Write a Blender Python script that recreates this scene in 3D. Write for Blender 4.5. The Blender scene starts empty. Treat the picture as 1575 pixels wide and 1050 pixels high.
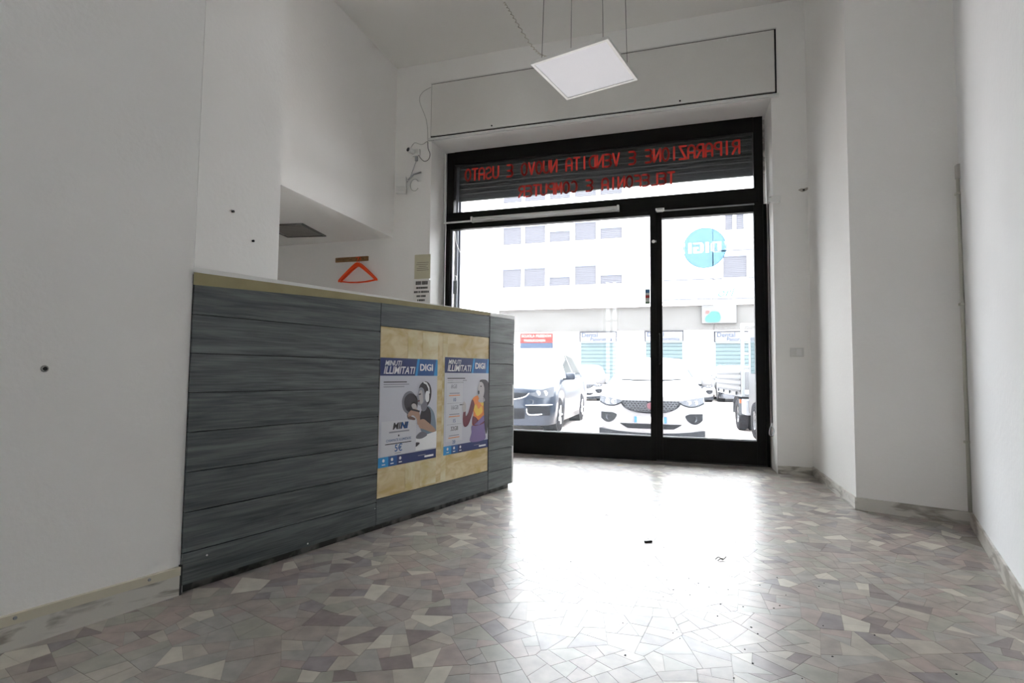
import bpy, bmesh, math, random
from mathutils import Vector, Matrix
random.seed(7)
S = bpy.context.scene
COL = S.collection
PI = math.pi

# ------------------------------------------------------------------ camera
cam_d = bpy.data.cameras.new('camera')
cam = bpy.data.objects.new('camera', cam_d)
COL.objects.link(cam)
cam_d.sensor_width = 36.0
cam_d.lens = 840.0 / 1575.0 * 36.0
cam_d.clip_end = 300
cam_d.clip_start = .02
R3 = Matrix(((0.95488891, 0.00707765, 0.29687889),
             (0.2967758, -0.05825931, -0.95316839),
             (0.01054977, 0.99827639, -0.05773165)))
cam.matrix_world = Matrix.Translation((0, 0, .9)) @ R3.to_4x4()
S.camera = cam

# ------------------------------------------------------------------ daylight and exposure
world = bpy.data.worlds.new('overcast_sky')
S.world = world
world.use_nodes = True
wn = world.node_tree
bg = wn.nodes['Background']
bg.inputs[0].default_value = (.90, .95, 1.0, 1)
bg.inputs[1].default_value = 2.6
S.view_settings.view_transform = 'Standard'
S.view_settings.look = 'None'
S.view_settings.gamma = 1
S.view_settings.use_curve_mapping = False
S.view_settings.exposure = 2.55
S.cycles.max_bounces = 12
S.cycles.diffuse_bounces = 7
S.cycles.glossy_bounces = 5
S.cycles.transparent_max_bounces = 24
S.cycles.caustics_reflective = False
S.cycles.sample_clamp_indirect = 12

# ------------------------------------------------------------------ materials
def mat(name, col, rough=.6, metal=0, spec=.5, coat=0, emit=None, es=0):
    m = bpy.data.materials.new(name)
    m.use_nodes = True
    b = m.node_tree.nodes['Principled BSDF']
    b.inputs['Base Color'].default_value = (*col, 1)
    b.inputs['Roughness'].default_value = rough
    b.inputs['Metallic'].default_value = metal
    b.inputs['Specular IOR Level'].default_value = spec
    b.inputs['Coat Weight'].default_value = coat
    b.inputs['Coat Roughness'].default_value = .04
    if emit:
        b.inputs['Emission Color'].default_value = (*emit, 1)
        b.inputs['Emission Strength'].default_value = es
    return m

def noise_mat(name, c1, c2, scale=(4, 4, 4), detail=6, rough=.7, lo=.3, hi=.7, bump=0, bscale=60, spec=.5,
              coord='Object', distortion=0, rvar=0, metal=0, coat=0, extra=None):
    m = mat(name, c1, rough, metal, spec, coat)
    nt = m.node_tree; N = nt.nodes; L = nt.links
    b = N['Principled BSDF']
    tc = N.new('ShaderNodeTexCoord')
    mp = N.new('ShaderNodeMapping')
    mp.inputs['Scale'].default_value = scale
    if coord == 'World':
        g = N.new('ShaderNodeNewGeometry'); L.new(g.outputs['Position'], mp.inputs['Vector'])
    else:
        L.new(tc.outputs[coord], mp.inputs['Vector'])
    nz = N.new('ShaderNodeTexNoise')
    nz.inputs['Scale'].default_value = 1
    nz.inputs['Detail'].default_value = detail
    nz.inputs['Distortion'].default_value = distortion
    L.new(mp.outputs[0], nz.inputs['Vector'])
    cr = N.new('ShaderNodeValToRGB')
    cr.color_ramp.elements[0].position = lo; cr.color_ramp.elements[0].color = (*c1, 1)
    cr.color_ramp.elements[1].position = hi; cr.color_ramp.elements[1].color = (*c2, 1)
    L.new(nz.outputs[0], cr.inputs[0])
    L.new(cr.outputs[0], b.inputs['Base Color'])
    if rvar:
        mr = N.new('ShaderNodeMapRange')
        mr.inputs['To Min'].default_value = rough - rvar; mr.inputs['To Max'].default_value = rough + rvar
        L.new(nz.outputs[0], mr.inputs['Value']); L.new(mr.outputs[0], b.inputs['Roughness'])
    if bump:
        n2 = N.new('ShaderNodeTexNoise'); n2.inputs['Scale'].default_value = bscale; n2.inputs['Detail'].default_value = 4
        if coord == 'World': L.new(g.outputs['Position'], n2.inputs['Vector'])
        else: L.new(tc.outputs[coord], n2.inputs['Vector'])
        bp = N.new('ShaderNodeBump'); bp.inputs['Strength'].default_value = bump; bp.inputs['Distance'].default_value = .01
        L.new(n2.outputs[0], bp.inputs['Height']); L.new(bp.outputs[0], b.inputs['Normal'])
    return m

def glass_mat(name, tint=(1, 1, 1), haze_mix=.03, haze_col=(.85, .9, 1)):
    """thin pane; translucent mix scatters daylight, on shop glass imitating lens-flare haze"""
    m = bpy.data.materials.new(name); m.use_nodes = True
    nt = m.node_tree; N = nt.nodes; L = nt.links; N.clear()
    out = N.new('ShaderNodeOutputMaterial')
    tr = N.new('ShaderNodeBsdfTransparent'); tr.inputs[0].default_value = (*tint, 1)
    gl = N.new('ShaderNodeBsdfGlossy'); gl.inputs['Roughness'].default_value = .01
    fr = N.new('ShaderNodeFresnel'); fr.inputs['IOR'].default_value = 1.3
    tl = N.new('ShaderNodeBsdfTranslucent'); tl.inputs[0].default_value = (*haze_col, 1)
    m1 = N.new('ShaderNodeMixShader'); m2 = N.new('ShaderNodeMixShader')
    L.new(fr.outputs[0], m1.inputs[0]); L.new(tr.outputs[0], m1.inputs[1]); L.new(gl.outputs[0], m1.inputs[2])
    m2.inputs[0].default_value = haze_mix
    L.new(m1.outputs[0], m2.inputs[1]); L.new(tl.outputs[0], m2.inputs[2])
    L.new(m2.outputs[0], out.inputs[0])
    return m

PLASTER = noise_mat('white_plaster', (.85, .842, .82), (.88, .873, .855), (1.5, 1.5, 1.5), rough=.85, bump=.12, bscale=45, spec=.2, coord='World')
PLASTER_R = noise_mat('sky_tinted_plaster', (.85, .86, .87), (.88, .89, .90), (1.5, 1.5, 1.5), rough=.8, bump=.15, bscale=30, spec=.25, coord='World')  # bluish sky light on the right wall put into the plaster colour
CEIL = noise_mat('ceiling_paint', (.78, .77, .74), (.82, .81, .78), (1, 1, 1), rough=.9, coord='World', spec=.1)
MARBLE = noise_mat('veined_marble', (.30, .28, .24), (.62, .60, .55), (3, 3, 14), detail=9, rough=.3, lo=.38, hi=.52, distortion=1.6, coord='World')
CREAM = mat('cream_strip', (.62, .58, .46), .5)
BLACK = noise_mat('black_anodised_frame', (.003, .003, .003), (.006, .0055, .005), (9, 9, 9), rough=.5, coord='World', rvar=.1, spec=.15)
WHITE_PL = mat('white_plastic', (.78, .78, .76), .35)
WHITE_MET = mat('white_painted_metal', (.72, .72, .70), .4)
GREY_MET = mat('grey_metal', (.35, .36, .38), .4, .6)
STEEL = mat('galvanised_steel', (.55, .56, .58), .35, .9)
DARK = mat('dark_gap', (.015, .015, .015), .8)
RUBBER = noise_mat('tyre_rubber', (.010, .010, .012), (.025, .025, .03), (30, 30, 30), rough=.8)
GLASS = glass_mat('shop_glass', haze_mix=.006)
TAPE = noise_mat('masking_tape', (.29, .255, .13), (.36, .32, .18), (6, 6, 6), rough=.7)
BOARD_E = mat('laminate_edge', (.015, .017, .018), .6)
ORANGE = mat('orange_plastic', (.95, .09, .01), .35)
RED_V = mat('red_vinyl', (.90, .05, .03), .5)

def wood_mat():
    m = mat('grey_oak_laminate', (.1, .1, .1), .45)
    nt = m.node_tree; N = nt.nodes; L = nt.links; b = N['Principled BSDF']
    tc = N.new('ShaderNodeTexCoord'); oi = N.new('ShaderNodeObjectInfo')
    mul = N.new('ShaderNodeMath'); mul.operation = 'MULTIPLY'; mul.inputs[1].default_value = 37
    L.new(oi.outputs['Random'], mul.inputs[0])
    cb = N.new('ShaderNodeCombineXYZ'); L.new(mul.outputs[0], cb.inputs[0]); L.new(mul.outputs[0], cb.inputs[1])
    ad = N.new('ShaderNodeVectorMath'); ad.operation = 'ADD'
    L.new(tc.outputs['Object'], ad.inputs[0]); L.new(cb.outputs[0], ad.inputs[1])
    def nz(sc, det, dist):
        mp = N.new('ShaderNodeMapping'); mp.inputs['Scale'].default_value = sc
        L.new(ad.outputs[0], mp.inputs[0])
        n = N.new('ShaderNodeTexNoise'); n.inputs['Scale'].default_value = 1; n.inputs['Detail'].default_value = det
        n.inputs['Distortion'].default_value = dist; L.new(mp.outputs[0], n.inputs['Vector']); return n
    a = nz((1.3, 1, 13), 9, 1.6); c = nz((5, 1, 120), 5, .4)
    mx = N.new('ShaderNodeMath'); mx.operation = 'MULTIPLY_ADD'; mx.inputs[1].default_value = .45
    L.new(c.outputs[0], mx.inputs[0]); 
    m7 = N.new('ShaderNodeMath'); m7.operation = 'MULTIPLY'; m7.inputs[1].default_value = .6
    L.new(a.outputs[0], m7.inputs[0]); L.new(m7.outputs[0], mx.inputs[2])
    cr = N.new('ShaderNodeValToRGB'); e = cr.color_ramp.elements
    e[0].position = .36; e[0].color = (.032, .041, .042, 1)
    e[1].position = .68; e[1].color = (.145, .162, .16, 1)
    k = e.new(.50); k.color = (.074, .088, .087, 1)
    L.new(mx.outputs[0], cr.inputs[0]); L.new(cr.outputs[0], b.inputs['Base Color'])
    bp = N.new('ShaderNodeBump'); bp.inputs['Strength'].default_value = .15; bp.inputs['Distance'].default_value = .004
    L.new(c.outputs[0], bp.inputs['Height']); L.new(bp.outputs[0], b.inputs['Normal'])
    return m
WOOD = wood_mat()
YBOARD = noise_mat('yellow_onyx_board', (.52, .38, .15), (.70, .60, .38), (5, 5, 11), detail=7, rough=.35, lo=.36, hi=.62, distortion=1.2)
YSTRIP = noise_mat('clear_tape_strip', (.62, .50, .24), (.78, .72, .52), (5, 5, 9), detail=7, rough=.2, lo=.36, hi=.62, distortion=1)

# ------------------------------------------------------------------ geometry helpers
def obj(name, verts, faces, m=None, parent=None, smooth=False, mats=None, fm=None):
    me = bpy.data.meshes.new(name)
    me.from_pydata([tuple(v) for v in verts], [], faces)
    for x in (mats or ([m] if m else [])): me.materials.append(x)
    if fm:
        for p, i in zip(me.polygons, fm): p.material_index = i
    if smooth:
        for p in me.polygons: p.use_smooth = True
    me.update()
    o = bpy.data.objects.new(name, me); COL.objects.link(o)
    if parent: o.parent = parent
    return o

class MB:
    """collects shapes into one mesh"""
    def __init__(s): s.v = []; s.f = []; s.sm = []
    def add(s, vs, fs):
        n = len(s.v); s.v += [tuple(v) for v in vs]; s.f += [tuple(i + n for i in f) for f in fs]; return s
    def box(s, x0, x1, y0, y1, z0, z1, bev=0):
        if bev:
            b = bev
            bm = bmesh.new(); bmesh.ops.create_cube(bm, size=1)
            for v in bm.verts:
                v.co = Vector((x0 + (v.co.x + .5) * (x1 - x0), y0 + (v.co.y + .5) * (y1 - y0), z0 + (v.co.z + .5) * (z1 - z0)))
            bmesh.ops.bevel(bm, geom=bm.edges[:], offset=b, segments=2, affect='EDGES', profile=.6)
            bm.verts.index_update()
            s.add([v.co.copy() for v in bm.verts], [[v.index for v in f.verts] for f in bm.faces]); bm.free(); return s
        return s.add([(x0, y0, z0), (x1, y0, z0), (x1, y1, z0), (x0, y1, z0), (x0, y0, z1), (x1, y0, z1), (x1, y1, z1), (x0, y1, z1)],
                     [(0, 3, 2, 1), (4, 5, 6, 7), (0, 1, 5, 4), (1, 2, 6, 5), (2, 3, 7, 6), (3, 0, 4, 7)])
    def prism(s, pts, z0, z1):
        """horizontal polygon extruded up"""
        n = len(pts)
        vs = [(p[0], p[1], z0) for p in pts] + [(p[0], p[1], z1) for p in pts]
        a = sum(pts[i][0] * pts[(i + 1) % n][1] - pts[(i + 1) % n][0] * pts[i][1] for i in range(n))
        fs = [tuple(range(n, 2 * n)), tuple(reversed(range(n)))] + [(i, (i + 1) % n, n + (i + 1) % n, n + i) for i in range(n)]
        if a < 0: fs = [tuple(reversed(f)) for f in fs]
        return s.add(vs, fs)
    def slab(s, pts, y0, y1):
        """polygon in x,z extruded along y (y0 is the front)"""
        n = len(pts)
        vs = [(p[0], y0, p[1]) for p in pts] + [(p[0], y1, p[1]) for p in pts]
        a = sum(pts[i][0] * pts[(i + 1) % n][1] - pts[(i + 1) % n][0] * pts[i][1] for i in range(n))
        fs = [tuple(range(n)), tuple(reversed(range(n, 2 * n)))] + [(n + i, n + (i + 1) % n, (i + 1) % n, i) for i in range(n)]
        if a < 0: fs = [tuple(reversed(f)) for f in fs]
        return s.add(vs, fs)
    def cyl(s, p0, p1, r0, r1=None, n=16, cap=True):
        r1 = r0 if r1 is None else r1
        p0 = Vector(p0); p1 = Vector(p1); d = (p1 - p0).normalized()
        u = d.orthogonal().normalized(); w = d.cross(u)
        vs = []
        for p, r in ((p0, r0), (p1, r1)):
            for i in range(n):
                a = 2 * PI * i / n; vs.append(p + (u * math.cos(a) + w * math.sin(a)) * r)
        fs = [(i, (i + 1) % n, n + (i + 1) % n, n + i) for i in range(n)]
        if cap: fs += [tuple(reversed(range(n))), tuple(range(n, 2 * n))]
        return s.add(vs, fs)
    def lathe(s, prof, origin, axis, n=24):
        """prof = [(r, h)...] about axis"""
        o = Vector(origin); d = Vector(axis).normalized(); u = d.orthogonal().normalized(); w = d.cross(u)
        vs = []
        for r, h in prof:
            for i in range(n):
                a = 2 * PI * i / n; vs.append(o + d * h + (u * math.cos(a) + w * math.sin(a)) * r)
        fs = []
        for k in range(len(prof) - 1):
            for i in range(n):
                fs.append((k * n + i, k * n + (i + 1) % n, (k + 1) * n + (i + 1) % n, (k + 1) * n + i))
        return s.add(vs, fs)
    def tube(s, pts, r, n=8):
        pts = [Vector(p) for p in pts]; vs = []; u = None
        for i, p in enumerate(pts):
            d = (pts[min(i + 1, len(pts) - 1)] - pts[max(i - 1, 0)]).normalized()
            u = d.orthogonal().normalized() if u is None else (u - d * u.dot(d)).normalized()
            w = d.cross(u)
            for k in range(n):
                a = 2 * PI * k / n; vs.append(p + (u * math.cos(a) + w * math.sin(a)) * r)
        fs = []
        for i in range(len(pts) - 1):
            for k in range(n): fs.append((i * n + k, i * n + (k + 1) % n, (i + 1) * n + (k + 1) % n, (i + 1) * n + k))
        fs += [tuple(reversed(range(n))), tuple(range((len(pts) - 1) * n, len(pts) * n))]
        return s.add(vs, fs)
    def build(s, name, m, parent=None, smooth=False): return obj(name, s.v, s.f, m, parent, smooth)

def spline(pts, n=8):
    """Catmull-Rom through points of any dimension"""
    out = []; P = [pts[0]] + list(pts) + [pts[-1]]
    for i in range(1, len(P) - 2):
        for k in range(n):
            t = k / n; a, b, c, d = P[i - 1], P[i], P[i + 1], P[i + 2]
            out.append(tuple(.5 * (2 * b[j] + (c[j] - a[j]) * t + (2 * a[j] - 5 * b[j] + 4 * c[j] - d[j]) * t * t + (3 * b[j] - a[j] - 3 * c[j] + d[j]) * t ** 3) for j in range(len(b))))
    out.append(tuple(pts[-1])); return out

def closed(pts, n=5):
    out = []; m = len(pts)
    for i in range(m):
        a, b, c, d = pts[i - 1], pts[i], pts[(i + 1) % m], pts[(i + 2) % m]
        for k in range(n):
            t = k / n
            out.append(tuple(.5 * (2 * b[j] + (c[j] - a[j]) * t + (2 * a[j] - 5 * b[j] + 4 * c[j] - d[j]) * t * t + (3 * b[j] - a[j] - 3 * c[j] + d[j]) * t ** 3) for j in range(2)))
    return out

def tag(o, label=None, cat=None, group=None, kind=None):
    if label: o['label'] = label
    if cat: o['category'] = cat
    if group: o['group'] = group
    if kind: o['kind'] = kind
    return o
def thing(name, label, cat, loc=(0, 0, 0), rz=0, group=None, kind=None):
    o = bpy.data.objects.new(name, None); COL.objects.link(o); o.empty_display_size = .1
    o.location = loc; o.rotation_euler = (0, 0, rz)
    return tag(o, label, cat, group, kind)

def text(name, body, size, m, parent, loc, rot=(PI / 2, 0, 0), align='LEFT', sx=1.0, mirror=False, shear=0, extrude=.0003, bold=0):
    cu = bpy.data.curves.new(name, 'FONT'); cu.body = body; cu.size = size; cu.align_x = align
    cu.shear = shear; cu.extrude = extrude; cu.offset = bold; cu.resolution_u = 3
    t = bpy.data.objects.new(name, cu); COL.objects.link(t)
    dg = bpy.context.evaluated_depsgraph_get(); dg.update()
    me = bpy.data.meshes.new_from_object(t.evaluated_get(dg)); me.materials.clear(); me.materials.append(m)
    me.transform(Matrix.Diagonal((sx * (-1 if mirror else 1), 1, 1, 1)))
    bpy.data.objects.remove(t); bpy.data.curves.remove(cu)
    o = bpy.data.objects.new(name, me); COL.objects.link(o); o.parent = parent
    o.location = loc; o.rotation_euler = rot
    return o

# ------------------------------------------------------------------ key geometry of the room
H = 4.5                                  # ceiling height
YW = 5.6                                 # inner face of the shopfront wall
A14 = math.radians(14.6)
GX, GY = math.sin(A14), math.cos(A14)    # direction of left wall and counter
LW = (-1.933, 1.75)                      # free end of the left wall
XU = -3.21                               # upper wall over the alcove
P0 = (1.135, 5.6); P1 = (1.127, 4.304); P2 = (1.689, 4.082)
RD = (-.2905, -.9569)                    # right wall direction towards the back
YB = -3.2
rx = P2[0] + RD[0] * (P2[1] - YB) / .9569
lx = LW[0] - GX / GY * (LW[1] - YB)

def structure(name, mb, m, label, cat, parent=None, smooth=False):
    o = mb.build(name, m, parent, smooth)
    return tag(o, label, cat, kind='structure')

# floor slab (grout) with the marble pieces as its parts
GROUT = noise_mat('floor_grout', (.28, .25, .22), (.34, .31, .27), (20, 20, 20), rough=.6, coord='World')
floor = structure('floor', MB().prism([(-5.3, YB - .3), (1.95, YB - .3), (1.95, 6.02), (-5.3, 6.02)], -.28, -.0012), GROUT,
                  'polished crazy-paving floor of irregular beige, taupe and grey marble pieces', 'floor')

def marble_piece(name, c, w, r):
    m = noise_mat(name, tuple(x * (1 - w) for x in c), tuple(min(1, x * (1 + w)) for x in c), (16, 16, 16), detail=8, rough=r, lo=.35, hi=.65, coord='World', spec=.75)
    nt = m.node_tree; N = nt.nodes; L = nt.links; b = N['Principled BSDF']
    g = N.new('ShaderNodeNewGeometry')
    n = N.new('ShaderNodeTexNoise'); n.inputs['Scale'].default_value = 2.2; n.inputs['Detail'].default_value = 9; n.inputs['Roughness'].default_value = .65
    L.new(g.outputs['Position'], n.inputs['Vector'])
    mr = N.new('ShaderNodeMapRange'); mr.inputs['From Min'].default_value = .3; mr.inputs['From Max'].default_value = .7
    mr.inputs['To Min'].default_value = r; mr.inputs['To Max'].default_value = r + .08
    L.new(n.outputs[0], mr.inputs['Value']); L.new(mr.outputs[0], b.inputs['Roughness'])
    return m
RF = .285
PAL = [(marble_piece('taupe_marble', (0.354, 0.309, 0.274), .14, RF), 26), (marble_piece('rosy_marble', (0.379, 0.308, 0.279), .14, RF), 16),
       (marble_piece('grey_marble', (0.363, 0.345, 0.316), .14, RF), 22), (marble_piece('sage_marble', (0.352, 0.341, 0.290), .12, RF), 12),
       (marble_piece('brown_marble', (0.234, 0.193, 0.182), .18, RF), 8), (marble_piece('beige_marble', (0.456, 0.420, 0.362), .12, RF), 14),
       (marble_piece('cream_marble', (0.591, 0.554, 0.475), .08, RF), 6), (marble_piece('violet_marble', (0.269, 0.237, 0.239), .18, RF), 7),
       (marble_piece('ochre_marble', (0.401, 0.254, 0.109), .2, RF), .15)]
PW = [w for _, w in PAL]
def area(p): return abs(sum(p[i][0] * p[(i + 1) % len(p)][1] - p[(i + 1) % len(p)][0] * p[i][1] for i in range(len(p)))) / 2
def cut(poly, q, d):
    """split a convex polygon by the line through q along d"""
    a, b = [], []; n = len(poly)
    side = [(p[0] - q[0]) * d[1] - (p[1] - q[1]) * d[0] for p in poly]
    for i in range(n):
        p, r = poly[i], poly[(i + 1) % n]; s, t = side[i], side[(i + 1) % n]
        (a if s >= 0 else b).append(p)
        if s * t < 0:
            k = s / (s - t); x = (p[0] + (r[0] - p[0]) * k, p[1] + (r[1] - p[1]) * k); a.append(x); b.append(x)
    return a, b
def shatter(poly, out):
    ar = area(poly)
    if ar < random.choice((.0058, .0078, .0098, .0125)): out.append(poly); return
    n = len(poly); cx = sum(p[0] for p in poly) / n; cy = sum(p[1] for p in poly) / n
    i = max(range(n), key=lambda i: (poly[i][0] - poly[(i + 1) % n][0]) ** 2 + (poly[i][1] - poly[(i + 1) % n][1]) ** 2)
    e = (poly[(i + 1) % n][0] - poly[i][0], poly[(i + 1) % n][1] - poly[i][1])
    a = math.atan2(e[1], e[0]) + PI / 2 + random.gauss(0, .30)
    q = (cx + random.uniform(-.12, .12) * e[0], cy + random.uniform(-.12, .12) * e[1])
    A, B = cut(poly, q, (math.cos(a), math.sin(a)))
    if len(A) < 3 or len(B) < 3: out.append(poly); return
    shatter(A, out); shatter(B, out)
cell = .27; pieces = []
ang = math.radians(24)
nx, ny = 60, 60
gv = {}
for i in range(-nx, nx):
    for j in range(-ny, ny):
        u = (i + .5 * (j % 2)) * cell + random.uniform(-.10, .10); v = j * cell + random.uniform(-.10, .10)
        gv[i, j] = (u * math.cos(ang) - v * math.sin(ang), u * math.sin(ang) + v * math.cos(ang))
def in_room(x, y):
    if y > 6.02 or y < YB - .1: return False
    if y > 2.2: left = -5.1
    else: left = LW[0] + (y - LW[1]) * GX / GY - .05
    if y > P1[1] - .02: right = 1.15
    elif y > P2[1]: right = 1.7
    else: right = P2[0] + (P2[1] - y) * RD[0] / .9569 + .05
    return left < x < right
def keep(poly, q, d):
    out = []; n = len(poly)
    sd = [(p[0] - q[0]) * d[0] + (p[1] - q[1]) * d[1] for p in poly]
    for i in range(n):
        if sd[i] <= 0: out.append(poly[i])
        t = sd[(i + 1) % n]
        if sd[i] * t < 0:
            k = sd[i] / (sd[i] - t); p, r = poly[i], poly[(i + 1) % n]; out.append((p[0] + (r[0] - p[0]) * k, p[1] + (r[1] - p[1]) * k))
    return out
for i in range(-nx + 2, nx - 2):
    for j in range(-ny + 2, ny - 2):
        c = gv[i, j]
        if not in_room(*c): continue
        q = [(c[0] - .6, c[1] - .6), (c[0] + .6, c[1] - .6), (c[0] + .6, c[1] + .6), (c[0] - .6, c[1] + .6)]
        for a in range(-2, 3):
            for b in range(-2, 3):
                if a or b:
                    o = gv[i + a, j + b]; q = keep(q, ((c[0] + o[0]) / 2, (c[1] + o[1]) / 2), (o[0] - c[0], o[1] - c[1]))
        if len(q) > 2: shatter(q, pieces)
def shrink(p, g):
    n = len(p); cx = sum(a[0] for a in p) / n; cy = sum(a[1] for a in p) / n
    out = []
    for x, y in p:
        d = math.hypot(x - cx, y - cy); out.append((cx + (x - cx) * (d - g) / d, cy + (y - cy) * (d - g) / d))
    return out
pieces = [p for p in pieces if area(p) > .0012 and in_room(sum(a[0] for a in p) / len(p), sum(a[1] for a in p) / len(p))]
def seen_size(p):
    n = len(p); c = Vector((sum(a[0] for a in p) / n, sum(a[1] for a in p) / n, -.9))
    q = R3.transposed() @ c
    if q.z > -.3: return 0
    u = 787.5 + 840 * q.x / -q.z; v = 525 - 840 * q.y / -q.z
    if u < -30 or u > 1605 or v > 1080: return 0
    if c.y > 1.6 and c.x < LW[0] + (c.y - LW[1]) * GX / GY and c.y < 4.3: return 0
    return area(p) * .9 / c.length ** 3
pieces.sort(key=seen_size, reverse=True)
rest = [MB() for _ in PAL]
for k, p in enumerate(pieces):
    mi = random.choices(range(len(PAL)), PW)[0]
    s = shrink(p, .0010)
    z = random.uniform(-.0002, .0002)
    if k < 300: MB().prism(s, -.006, z).build('marble_piece', PAL[mi][0], floor)
    else: rest[mi].prism(s, -.006, z)
allr = MB(); fm = []
for i, r in enumerate(rest):
    allr.add(r.v, r.f); fm += [i] * len(r.f)
rest_o = obj('marble_pieces_far', allr.v, allr.f, parent=floor, mats=[m for m, _ in PAL], fm=fm)
rest_o.name = 'marble_paving'; rest_o['kind'] = 'stuff'

# ceiling
structure('ceiling', MB().prism([(-5.3, YB - .3), (2.1, YB - .3), (2.1, 6.3), (-5.3, 6.3)], H, H + .2), CEIL,
          'high pale grey painted ceiling above the shop', 'ceiling')
# left wall, pillar, upper wall, alcove
def along(p, d, s, off=0, n=(0, 0)): return (p[0] + d[0] * s + n[0] * off, p[1] + d[1] * s + n[1] * off)
G = (GX, GY); NL = (-GY, GX)            # into the left wall
Lb = (lx, YB)
structure('wall_left', MB().prism([LW, Lb, (Lb[0] - .25, Lb[1]), (LW[0] - .25, LW[1] + .02), (LW[0] - .02, LW[1] + .02)], 0, H), PLASTER,
          'long grey-white plaster wall at left, ending where the counter starts', 'wall')
structure('wall_left_pillar', MB().box(-2.5, -1.94, 1.76, 2.25, 0, H), PLASTER,
          'pale plaster pillar rising behind the left end of the counter', 'wall')
structure('wall_left_upper', MB().box(XU - .18, XU, 2.2, YW + .02, 2.46, H), PLASTER,
          'white upper wall hanging over the open alcove behind the counter', 'wall')
structure('wall_alcove_side', MB().box(-5.2, -5.05, 2.0, YW + .02, 0, 2.46), PLASTER, 'plaster side wall deep in the alcove', 'wall')
structure('wall_alcove_back', MB().box(-5.2, -2.4, 2.0, 2.2, 0, 2.46), PLASTER, 'plaster back wall of the alcove behind the pillar', 'wall')
structure('ceiling_alcove', MB().box(-5.2, XU - .175, 2.0, YW + .02, 2.46, 2.6), PLASTER, 'low plaster ceiling of the alcove behind the counter', 'ceiling')
structure('wall_left_filler', MB().box(-3.4, -2.4, 2.0, 2.2, 2.46, H), PLASTER, 'plaster wall closing the room behind the pillar', 'wall')
# shopfront wall around the opening
OX0, OX1, OZ = -2.74, .835, 3.56
wf = MB()
wf.box(-5.2, OX0, YW, 6.35, -.28, H + .1).box(OX1, 2.0, YW, 6.35, -.28, H + .1).box(OX0, OX1, YW, 6.35, OZ, H + .1)
structure('wall_front', wf, PLASTER, 'white plaster wall around the large black shopfront opening', 'wall')
# right side
structure('wall_right_pillar', MB().prism([P0, P1, P2, (2.05, 4.1), (2.05, 5.62), (1.135, 5.62)], 0, H), PLASTER,
          'white projecting pillar between the shopfront wall and the right wall', 'wall')
Rb = (rx, YB)
structure('wall_right', MB().prism([(P2[0] + .005, P2[1] + .02), Rb, (Rb[0] + .25, Rb[1]), (P2[0] + .3, P2[1] + .02)], 0, H), PLASTER_R,
          'white plaster wall along the right edge, coloured with the bluish cast of sky light', 'wall')
BX0, BX1 = lx + 1.13, rx - 1.13
wb = MB().box(-4.4, BX0, YB - .2, YB, 0, H).box(BX1, 1.6, YB - .2, YB, 0, H).box(BX0, BX1, YB - .2, YB, 3.55, H)
structure('wall_back', wb, PLASTER, 'plaster back wall around the glazed opening added for daylight', 'wall')

# marble baseboards: strip pieces with thickness
def board(name, a, b, n, t, h, label, m=MARBLE, z0=0.0):
    pts = [a, b, (b[0] + n[0] * t, b[1] + n[1] * t), (a[0] + n[0] * t, a[1] + n[1] * t)]
    return structure(name, MB().prism(pts, z0, h), m, label, 'baseboard')
nR = (-.3935 * 0 - .369, -.9294)
NLr = (GY, -GX)
board('baseboard_left', along(LW, G, -.005), Lb, NLr, .012, .08, 'veined grey marble skirting under the left wall')
trim = board('trim_1', along(LW, G, -.005), Lb, NLr, .016, .112, 'cream timber strip fixed above the left marble skirting', CREAM, .08)
trim['category'] = 'trim'
for s, z in ((-.12, .098), (-.515, .10), (-1.2, .098)):
    p = along(LW, G, s, .016, NLr)
    MB().cyl((p[0], p[1], z), (p[0] + NLr[0] * .004, p[1] + NLr[1] * .004, z), .006, .005, 10).build('screw', GREY_MET, trim)
board('baseboard_front', (OX1 + .003, YW), P0, (0, -1), .012, .075, 'marble skirting below the light switch right of the door')
board('baseboard_pillar_side', (P1[0] - .0, P1[1] - .013), (P0[0] - .0, P0[1]), (-1, 0), .012, .082, 'pale marble skirting along the bright side of the pillar')
bpf = board('baseboard_pillar_front', P1, P2, nR, .013, .082, 'veined beige marble skirting on the front of the right pillar')
board('baseboard_right', (P2[0], P2[1]), Rb, (-.9569, .2905), .012, .085, 'grey marble skirting running along the right wall')

# ------------------------------------------------------------------ shopfront: frame and glazing
YF = 5.96
FR0, FR1 = -2.705, .803
w1 = thing('window_1', 'large fixed shop window left of the glass door, black framed', 'window', (0, 0, 0), kind='structure')
def bar(name, par, x0, x1, z0, z1, y0=YF, y1=6.04, b=.004, m=BLACK): return MB().box(x0, x1, y0, y1, z0, z1, b).build(name, m, par)
bar('left_stile', w1, FR0, -2.648, 0, 2.70)
bar('stile_lip', w1, -2.648, -2.628, .25, 2.61, YF + .03, 6.03, .002, mat('grey_gasket', (.10, .10, .12), .5))
bar('mullion', w1, -.318, -.259, 0, 2.655, b=.001)
bar('bottom_rail', w1, -2.648, -.318, 0.0, .25)
bar('top_rail', w1, -2.648, -.318, 2.612, 2.70, YF, 6.04)
MB().box(-2.645, -.318, 5.995, 6.001, .25, 2.612).build('pane', GLASS, w1)
MB().box(-2.628, -.322, 5.985, 5.994, .25, .262).build('glazing_bead', STEEL, w1)
d1 = thing('door_1', 'black framed glass door at the right of the shopfront', 'door', (0, 0, 0), kind='structure')
bar('left_stile', d1, -.2592, -.194, .012, 2.64)
bar('right_stile', d1, .707, .795, .012, 2.64)
bar('bottom_rail', d1, -.194, .707, .012, .247)
bar('top_rail', d1, -.194, .707, 2.568, 2.64)
MB().box(-.194, .707, 5.997, 6.003, .247, 2.568).build('pane', GLASS, d1)
MB().box(-.194, .707, 5.985, 5.996, .247, .259).build('glazing_bead', STEEL, d1)
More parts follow.
